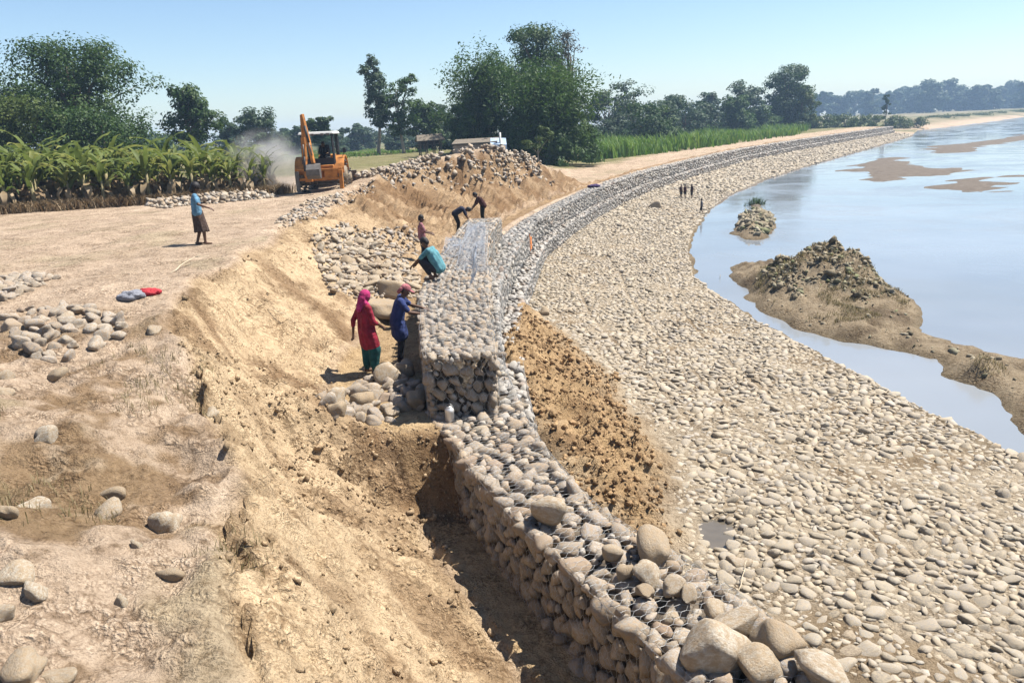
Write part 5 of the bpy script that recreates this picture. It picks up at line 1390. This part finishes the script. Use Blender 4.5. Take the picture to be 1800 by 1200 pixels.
# ------------------------------------------------------------------ people
skin_m = simple('skin_brown', (.095, .05, .03), .55, .15, 10); hair_m = simple('hair_black', (.012, .010, .010), .6, .4, 30, .004); eye_m = simple('eye_white', (.7, .68, .64), .3, .05, 5)
def fabric(name, col): return simple(name, tuple(c * .46 for c in col), .95, .45, 9, .03, bscale=13)
def cloth_part(name, mb, mat, parent, vox, smooth_it=4):
    o = mb.build(name, mat, parent)
    rm = o.modifiers.new('remesh', 'REMESH'); rm.mode = 'VOXEL'; rm.voxel_size = vox; rm.use_smooth_shade = True
    s_ = o.modifiers.new('smooth', 'SMOOTH'); s_.iterations = smooth_it; s_.factor = .5
    return o
STAND = dict(pelvis=(0, 0, .86), chest=(.0, 0, 1.17), neck=(0, 0, 1.335), head=(.03, 0, 1.475),
    shl=(0, .165, 1.29), ell=(-.03, .215, 1.03), wrl=(.06, .22, .80), shr=(0, -.165, 1.29), elr=(-.03, -.215, 1.03), wrr=(.06, -.22, .80),
    hil=(0, .085, .83), knl=(.03, .095, .46), anl=(-.02, .10, .085), tol=(.13, .115, .03), hir=(0, -.085, .83), knr=(.03, -.095, .46), anr=(-.02, -.10, .085), tor=(.13, -.115, .03))
def pose(**kw): d = dict(STAND); d.update(kw); return d
def hand(mb, wr, el, k=1.0):
    w, e = Vector(wr), Vector(el); d = (w - e).normalized(); side = d.cross(Vector((1, 0, .2))).normalized() if abs(d.x) < .9 else d.cross(Vector((0, 0, 1))).normalized(); nrm_ = d.cross(side)
    pc0 = w + d * .02; pc1 = w + d * .085 * k
    mb.caps(pc0 + side * .016, pc1 + side * .022, .020, .019, 8); mb.caps(pc0 - side * .016, pc1 - side * .022, .020, .019, 8)
    for j, (o_, l_) in enumerate(((-.033, .065), (-.011, .078), (.011, .073), (.033, .056))):
        a = pc1 + side * o_; b_ = a + d * l_ * .55 + nrm_ * .008; c_ = b_ + d * l_ * .4 + nrm_ * .03
        mb.caps(a, b_, .0105, .010, 7); mb.caps(b_, c_, .010, .0085, 7)
    a = pc0 + side * .035 + d * .02; b_ = a + side * .03 + d * .03 + nrm_ * .012; mb.caps(a, b_, .013, .011, 7); mb.caps(b_, b_ + d * .03 + nrm_ * .01, .011, .009, 7)
def person(label, loc, rz, J, scale, outfit, vox=.012, look=None, group=None, cat='person'):
    t = thing('person', label, cat, loc, rz, group); t.scale = (scale,) * 3
    J = {k: Vector(v) for k, v in J.items()}
    up = (J['neck'] - J['pelvis']).normalized(); lat = (J['shl'] - J['shr']).normalized(); fwd = lat.cross(up).normalized() * 1.0
    hd = (look or (J['head'] - J['neck']).normalized().cross(lat) * -1); hd = Vector(hd).normalized()
    if (hd.dot(fwd) < 0) and look is None: hd = -hd
    hu = (J['head'] - J['neck']).normalized(); hl = hu.cross(hd).normalized(); hd = hl.cross(hu).normalized()
    HM = Matrix((hd, hl, hu)).transposed()
    mb = MB(); hc = J['head']
    for sg in (-1, 1):
        mb.caps(J['pelvis'] + lat * .06 * sg, J['chest'] + lat * .075 * sg, .115, .105)
        mb.caps(J['chest'] + lat * .06 * sg, J['neck'] + lat * .06 * sg - up * .05, .10, .06)
    mb.caps(J['shl'], J['shr'], .052, .052)
    mb.caps(J['neck'] - up * .03, hc - hu * .05, .052, .046)
    mb.ell(hc + HM @ Vector((-.012, 0, .02)), (.092, .074, .098), 14, 10, HM); mb.ell(hc + HM @ Vector((.02, 0, -.045)), (.062, .054, .068), 12, 8, HM)
    mb.caps(hc + HM @ Vector((.076, 0, .008)), hc + HM @ Vector((.093, 0, -.030)), .010, .014, 8)           # nose
    mb.caps(hc + HM @ Vector((.070, -.018, -.062)), hc + HM @ Vector((.070, .018, -.062)), .010, .010, 8)   # lips
    for sg in (-1, 1): mb.ell(hc + HM @ Vector((-.005, .076 * sg, -.01)), (.022, .010, .032), 8, 6, HM)
    for s_ in 'lr':
        mb.caps(J['sh' + s_], J['el' + s_], .047, .037); mb.caps(J['el' + s_], J['wr' + s_], .037, .025); hand(mb, J['wr' + s_], J['el' + s_])
        mb.caps(J['hi' + s_], J['kn' + s_], .085, .055); mb.caps(J['kn' + s_], J['an' + s_], .056, .034); 
        heel = J['an' + s_] + (J['an' + s_] - J['to' + s_]) * .25; heel.z = max(heel.z - .05, .03); mb.caps(heel, J['to' + s_], .032, .026); mb.caps(J['an' + s_], heel.lerp(J['to' + s_], .3), .036, .035)
    cloth_part('body', mb, skin_m, t, vox, 3)
    for sg in (-1, 1):
        e = MB(); e.ell(hc + HM @ Vector((.070, .028 * sg, .006)), (.012, .012, .008), 8, 6, HM); e.build('eye', eye_m, t)
    hd_ = outfit.get('head', 'hair')
    if hd_ == 'hair':
        h_ = MB(); h_.ell(hc + HM @ Vector((-.022, 0, .035)), (.098, .086, .100), 14, 9, HM, -.25); h_.ell(hc + HM @ Vector((-.055, 0, -.005)), (.062, .078, .085), 12, 8, HM); cloth_part('hair', h_, hair_m, t, .012, 2)
    elif hd_ == 'bushy':
        h_ = MB(); h_.ell(hc + HM @ Vector((-.03, 0, .045)), (.125, .12, .125), 14, 9, HM, -.4); h_.ell(hc + HM @ Vector((-.08, 0, -.04)), (.075, .10, .12), 12, 8, HM); cloth_part('hair', h_, hair_m, t, .014, 2)
    elif hd_ == 'scarf':
        h_ = MB(); h_.ell(hc + HM @ Vector((-.02, 0, .022)), (.112, .100, .118), 16, 10, HM); h_.ell(hc + HM @ Vector((-.06, 0, -.05)), (.085, .10, .11), 12, 8, HM); h_.caps(hc + HM @ Vector((-.06, .0, -.1)), J['chest'] - fwd * .10 + up * .1, .085, .07); h_.caps(hc + HM @ Vector((-.02, .06, -.12)), J['neck'] + fwd * .05 - up * .02, .06, .06); h_.caps(hc + HM @ Vector((-.02, -.06, -.12)), J['neck'] + fwd * .05 - up * .02, .06, .06)
        cloth_part('headscarf', h_, outfit['hmat'], t, .012, 4)
    elif hd_ == 'cap':
        h_ = MB(); h_.ell(hc + HM @ Vector((-.012, 0, .045)), (.104, .09, .085), 16, 9, HM, -.2); h_.ell(hc + HM @ Vector((.10, 0, .042)), (.085, .07, .014), 12, 6, HM); h_.caps(hc + HM @ Vector((-.09, -.04, .0)), hc + HM @ Vector((-.10, .04, -.08)), .04, .04); cloth_part('cap', h_, outfit['hmat'], t, .011, 2)
        h_ = MB(); h_.ell(hc + HM @ Vector((-.05, 0, -.0)), (.058, .079, .075), 12, 8, HM); cloth_part('hair', h_, hair_m, t, .012, 2)
    # shirt
    mb = MB(); lng = outfit.get('long', 0)
    for sg in (-1, 1):
        mb.caps(J['pelvis'] + lat * .062 * sg + up * (.0 - .0), J['chest'] + lat * .078 * sg, .132 + .01 * (lng > 0), .122)
        mb.caps(J['chest'] + lat * .06 * sg, J['neck'] + lat * .065 * sg - up * .055, .115, .066)
    if lng:
        lo = J['pelvis'] - Vector((0, 0, lng)); kl = J['hil'].lerp(J['knl'], min(1, lng / .37)); kr = J['hir'].lerp(J['knr'], min(1, lng / .37))
        mb.caps(J['hil'], kl, .135, .135); mb.caps(J['hir'], kr, .135, .135); mb.caps((J['hil'] + J['hir']) / 2 + fwd * .03, (kl + kr) / 2 + fwd * .04, .12, .13); mb.caps((J['hil'] + J['hir']) / 2 - fwd * .03, (kl + kr) / 2 - fwd * .05, .12, .12)
    mb.caps(J['shl'], J['shr'], .066, .066)
    sl = outfit.get('sleeve', .6)
    for s_ in 'lr':
        if sl <= 1: mb.caps(J['sh' + s_], J['sh' + s_].lerp(J['el' + s_], sl), .064, .056)
        else: mb.caps(J['sh' + s_], J['el' + s_], .064, .052); mb.caps(J['el' + s_], J['el' + s_].lerp(J['wr' + s_], sl - 1), .052, .042)
    cloth_part('shirt', mb, outfit['top'], t, vox, 5)
    # lower garment
    mb = MB(); ty_ = outfit.get('low', 'trousers')
    for sg in (-1, 1): mb.caps(J['pelvis'] + lat * .055 * sg, J['pelvis'] + lat * .055 * sg + up * .06, .128, .118)
    if ty_ == 'skirt':
        c0 = J['pelvis'] + up * .04; end = (J['knl'].lerp(J['anl'], outfit.get('hem', .3)) + J['knr'].lerp(J['anr'], outfit.get('hem', .3))) / 2
        path = [c0.lerp(end, k / 6) for k in range(7)]; mb.tube(path, [.14, .15, .158, .165, .17, .178, .185], 20, True, 1.0)
        for k in range(9):
            a = k * math.tau / 9; d0 = (fwd * math.cos(a) + lat * math.sin(a)); mb.caps(c0 + d0 * .12, end + d0 * .175, .018, .028, 8)
    elif ty_ == 'baggy':
        for s_ in 'lr':
            mb.caps(J['hi' + s_], J['kn' + s_], .125, .125); mb.caps(J['kn' + s_], J['kn' + s_].lerp(J['an' + s_], .75), .125, .085)
            mb.caps(J['kn' + s_].lerp(J['an' + s_], .7), J['kn' + s_].lerp(J['an' + s_], .95), .07, .055)
    else:
        e_ = outfit.get('leg', .92)
        for s_ in 'lr':
            mb.caps(J['hi' + s_], J['kn' + s_], .100, .074); 
            if e_ > 0: mb.caps(J['kn' + s_], J['kn' + s_].lerp(J['an' + s_], e_), .074, .060)
    cloth_part('skirt' if ty_ == 'skirt' else 'trousers', mb, outfit['bottom'], t, vox, 4)
    return t
def foot(px, py): g = G(px, py); return (g.x, g.y, g.z - .005)

# standing girl on the yard
person('person in a light blue top and brown wrapped skirt standing barefoot on the yard', foot(355, 430), R(20),
    pose(head=(.06, 0, 1.47), wrr=(.30, -.34, .98), elr=(.07, -.30, 1.08), wrl=(.05, .30, 1.00), ell=(-.10, .27, 1.06), anl=(-.10, .07, .085), tol=(.05, .10, .03), anr=(.10, -.09, .085), tor=(.25, -.12, .03), knr=(.10, -.09, .46)),
    .97, dict(top=fabric('light_blue_cotton', (.20, .42, .62)), bottom=fabric('brown_skirt', (.115, .075, .06)), low='skirt', hem=.28, head='bushy', sleeve=.75))
# woman in red
person('person in a red tunic with pink headscarf and teal baggy trousers on the trench floor', foot(652, 656), R(35),
    pose(wrl=(-.12, .36, .74), ell=(-.12, .30, 1.00), elr=(.05, -.22, 1.03), wrr=(.22, -.17, .92), head=(.04, 0, 1.475), knr=(.08, -.09, .46), anr=(.04, -.1, .085), tor=(.19, -.11, .03)),
    1.0, dict(top=fabric('crimson_cotton', (.42, .025, .055)), bottom=fabric('teal_cotton', (.015, .12, .125)), low='baggy', long=.26, head='scarf', hmat=fabric('pink_scarf', (.68, .05, .22)), sleeve=1.4))
# man in blue leaning on the course
mg_ = foot(706, 640)
person('person in a blue shirt and pink cap leaning over the gabion with an iron bar', mg_, R(8),
    pose(pelvis=(-.02, 0, .87), chest=(.06, 0, 1.17), neck=(.12, 0, 1.32), head=(.19, 0, 1.44), shl=(.08, .165, 1.29), shr=(.08, -.165, 1.27), ell=(.26, .2, 1.12), wrl=(.48, .12, 1.06), elr=(.22, -.23, 1.07), wrr=(.44, -.13, 1.00)),
    1.02, dict(top=fabric('blue_cotton', (.045, .07, .22)), bottom=fabric('dark_trousers', (.035, .035, .045)), long=.22, head='cap', hmat=fabric('pink_cap', (.62, .22, .24)), sleeve=.8))
mb = MB(); a = Vector((mg_[0] + .50, mg_[1] - .02, mg_[2] + 1.06)); mb.tube([a + Vector((-.32, .05, -.02)), a, a + Vector((.38, -.03, -.055)), a + Vector((.44, -.03, -.075))], [.014, .014, .014, .008], 8); tag(mb.build('pry_bar', iron), 'dark iron bar held over the gabion by the person in blue', 'bar')
# squatting man
sq = P(764, 490, 3.36)
person('person in a pale teal shirt squatting on the upper gabion course', (sq[0], sq[1], 3.35), R(165),
    pose(pelvis=(-.14, 0, .27), chest=(.0, 0, .58), neck=(.10, 0, .735), head=(.19, 0, .855), shl=(.06, .165, .69), shr=(.06, -.165, .69), ell=(.27, .21, .50), wrl=(.45, .14, .36), elr=(.27, -.21, .50), wrr=(.45, -.14, .36),
         hil=(-.10, .09, .26), knl=(.24, .17, .46), anl=(.02, .13, .085), tol=(.18, .15, .03), hir=(-.10, -.09, .26), knr=(.24, -.17, .46), anr=(.02, -.13, .085), tor=(.18, -.15, .03)),
    1.0, dict(top=fabric('pale_teal_cotton', (.16, .42, .48)), bottom=fabric('charcoal_trousers', (.04, .04, .055)), sleeve=.8, leg=.75))
person('person in a faded pink shirt standing behind the squatting one', foot(745, 462), R(10),
    pose(ell=(.1, .22, 1.05), wrl=(.30, .14, .98), elr=(.1, -.22, 1.05), wrr=(.30, -.14, .98)), .98, dict(top=fabric('faded_pink_cotton', (.55, .24, .26)), bottom=fabric('navy_trousers', (.02, .03, .04)), sleeve=.8))
bd = foot(806, 412)
BENT = pose(pelvis=(-.1, 0, .84), chest=(.17, 0, 1.0), neck=(.32, 0, 1.02), head=(.45, 0, .97), shl=(.26, .165, 1.0), shr=(.26, -.165, 1.0), ell=(.36, .19, .76), wrl=(.46, .13, .56), elr=(.36, -.19, .76), wrr=(.46, -.13, .56), hil=(-.1, .085, .82), hir=(-.1, -.085, .82), knl=(.03, .1, .45), knr=(.03, -.1, .45))
person('person in dark blue bending over the far end of the upper course', bd, R(0), BENT, 1.0, dict(top=fabric('dark_blue_cotton', (.025, .03, .065)), bottom=fabric('black_trousers', (.018, .018, .02)), sleeve=.9))
person('person with a maroon shirt stooping at the far end of the upper course', foot(850, 398), R(190), pose(pelvis=(-.05, 0, .86), chest=(.10, 0, 1.12), neck=(.2, 0, 1.24), head=(.3, 0, 1.32), shl=(.16, .165, 1.2), shr=(.16, -.165, 1.2), ell=(.28, .2, .96), wrl=(.42, .14, .8), elr=(.28, -.2, .96), wrr=(.42, -.14, .8)), 1.0,
    dict(top=fabric('maroon_cotton', (.10, .035, .03)), bottom=fabric('dark_green_trousers', (.02, .025, .02)), sleeve=.9))
# children on the apron
kid = lambda m1, m2, **k: dict(top=m1, bottom=m2, sleeve=.6, leg=.1, **k)
brn = fabric('brown_tee', (.09, .04, .03)); mrn = fabric('wine_tee', (.14, .03, .035)); drk = fabric('dark_shorts', (.03, .025, .025)); nav = fabric('navy_shorts', (.02, .025, .05)); gry = fabric('grey_tee', (.20, .22, .26))
person('child in brown standing first of three on the cobble apron', foot(1197, 349), R(-60), STAND, .72, kid(brn, drk), .016, group=None)
person('child in wine red in the middle of three on the cobble apron', foot(1204, 348), R(40), STAND, .68, kid(mrn, drk), .016)
person('child in dark clothes standing apart at the end of the three on the apron', foot(1216, 349), R(200), STAND, .74, kid(brn, drk), .016)
person('child in grey top and navy shorts walking near the water edge', foot(1233, 377), R(170), pose(anl=(-.16, .1, .085), tol=(-.02, .11, .03), knl=(.0, .1, .46), anr=(.16, -.1, .085), tor=(.3, -.11, .03), knr=(.12, -.1, .47)), .70, kid(gry, nav), .016)
# machine operator, seated facing the rear
person('operator in dark clothes seated inside the backhoe cab', (bx_ + .12, by_ + .12, gz(bx_, by_) + 1.24), R(-84), pose(pelvis=(-.05, 0, .30), chest=(-.03, 0, .62), neck=(0, 0, .78), head=(.03, 0, .92), shl=(0, .165, .74), shr=(0, -.165, .74), ell=(.1, .21, .5), wrl=(.34, .18, .5), elr=(.1, -.21, .5), wrr=(.34, -.18, .5), hil=(-.02, .09, .29), hir=(-.02, -.09, .29), knl=(.42, .12, .32), knr=(.42, -.12, .32), anl=(.45, .12, -.02), anr=(.45, -.12, -.02), tol=(.58, .12, -.06), tor=(.58, -.12, -.06)), 1.0,
    dict(top=fabric('dark_work_shirt', (.03, .03, .04)), bottom=drk, sleeve=.9), .018)

# ------------------------------------------------------------------ dust behind the machine, and the hazy air
def volmat(name, col, dens, ani=.2):
    m = bpy.data.materials.new(name); m.use_nodes = True; nt = m.node_tree; nt.nodes.clear()
    out = nt.nodes.new('ShaderNodeOutputMaterial'); v = nt.nodes.new('ShaderNodeVolumePrincipled'); v.inputs['Color'].default_value = (*col, 1); v.inputs['Anisotropy'].default_value = ani
    v.inputs['Density'].default_value = dens; nt.links.new(v.outputs[0], out.inputs['Volume']); return m, nt, v
dm, nt, v = volmat('dust', (.92, .88, .84), .3)
tc = N(nt, 'ShaderNodeTexCoord'); ln_ = N(nt, 'ShaderNodeVectorMath', operation='LENGTH'); L(nt, tc.outputs['Object'], ln_.inputs[0])
fo = N(nt, 'ShaderNodeMapRange'); fo.inputs['From Min'].default_value = 1; fo.inputs['From Max'].default_value = .25; L(nt, ln_.outputs['Value'], fo.inputs['Value'])
nf = N(nt, 'ShaderNodeTexNoise'); nf.inputs['Scale'].default_value = 2.0; nf.inputs['Detail'].default_value = 3; L(nt, tc.outputs['Object'], nf.inputs['Vector'])
nr2 = N(nt, 'ShaderNodeMapRange'); nr2.inputs['From Min'].default_value = .38; nr2.inputs['From Max'].default_value = .68; L(nt, nf.outputs['Fac'], nr2.inputs['Value'])
mm = addv(nt, fo.outputs[0], nr2.outputs[0], 'MULTIPLY'); L(nt, addv(nt, mm, 1.8, 'MULTIPLY'), v.inputs['Density'])
mb = MB(); mb.ell((0, 0, 0), (1, 1, 1), 20, 14); dx, dy, _ = P(470, 340, 4.06)
dc = mb.build('dust_cloud', dm, None, (dx, dy + .6, 5.35)); dc.scale = (2.2, 1.4, 1.9); tag(dc, 'pale dust drifting beside the working machine', kind='stuff')
hm_, nt, v = volmat('hazy_air', (.50, .72, 1.0), .0005, .0)
gx0, gx1 = float(XX.min()), float(XX.max()); 
mb = MB(); mb.box(((gx0 + gx1) / 2, (ys[0] + ys[-1]) / 2, 12.5), (gx1 - gx0 + 8, ys[-1] - ys[0] + 8, 29)); hz_ = mb.build('haze', hm_, None, smooth=False); tag(hz_, 'thin bluish river haze', kind='stuff')
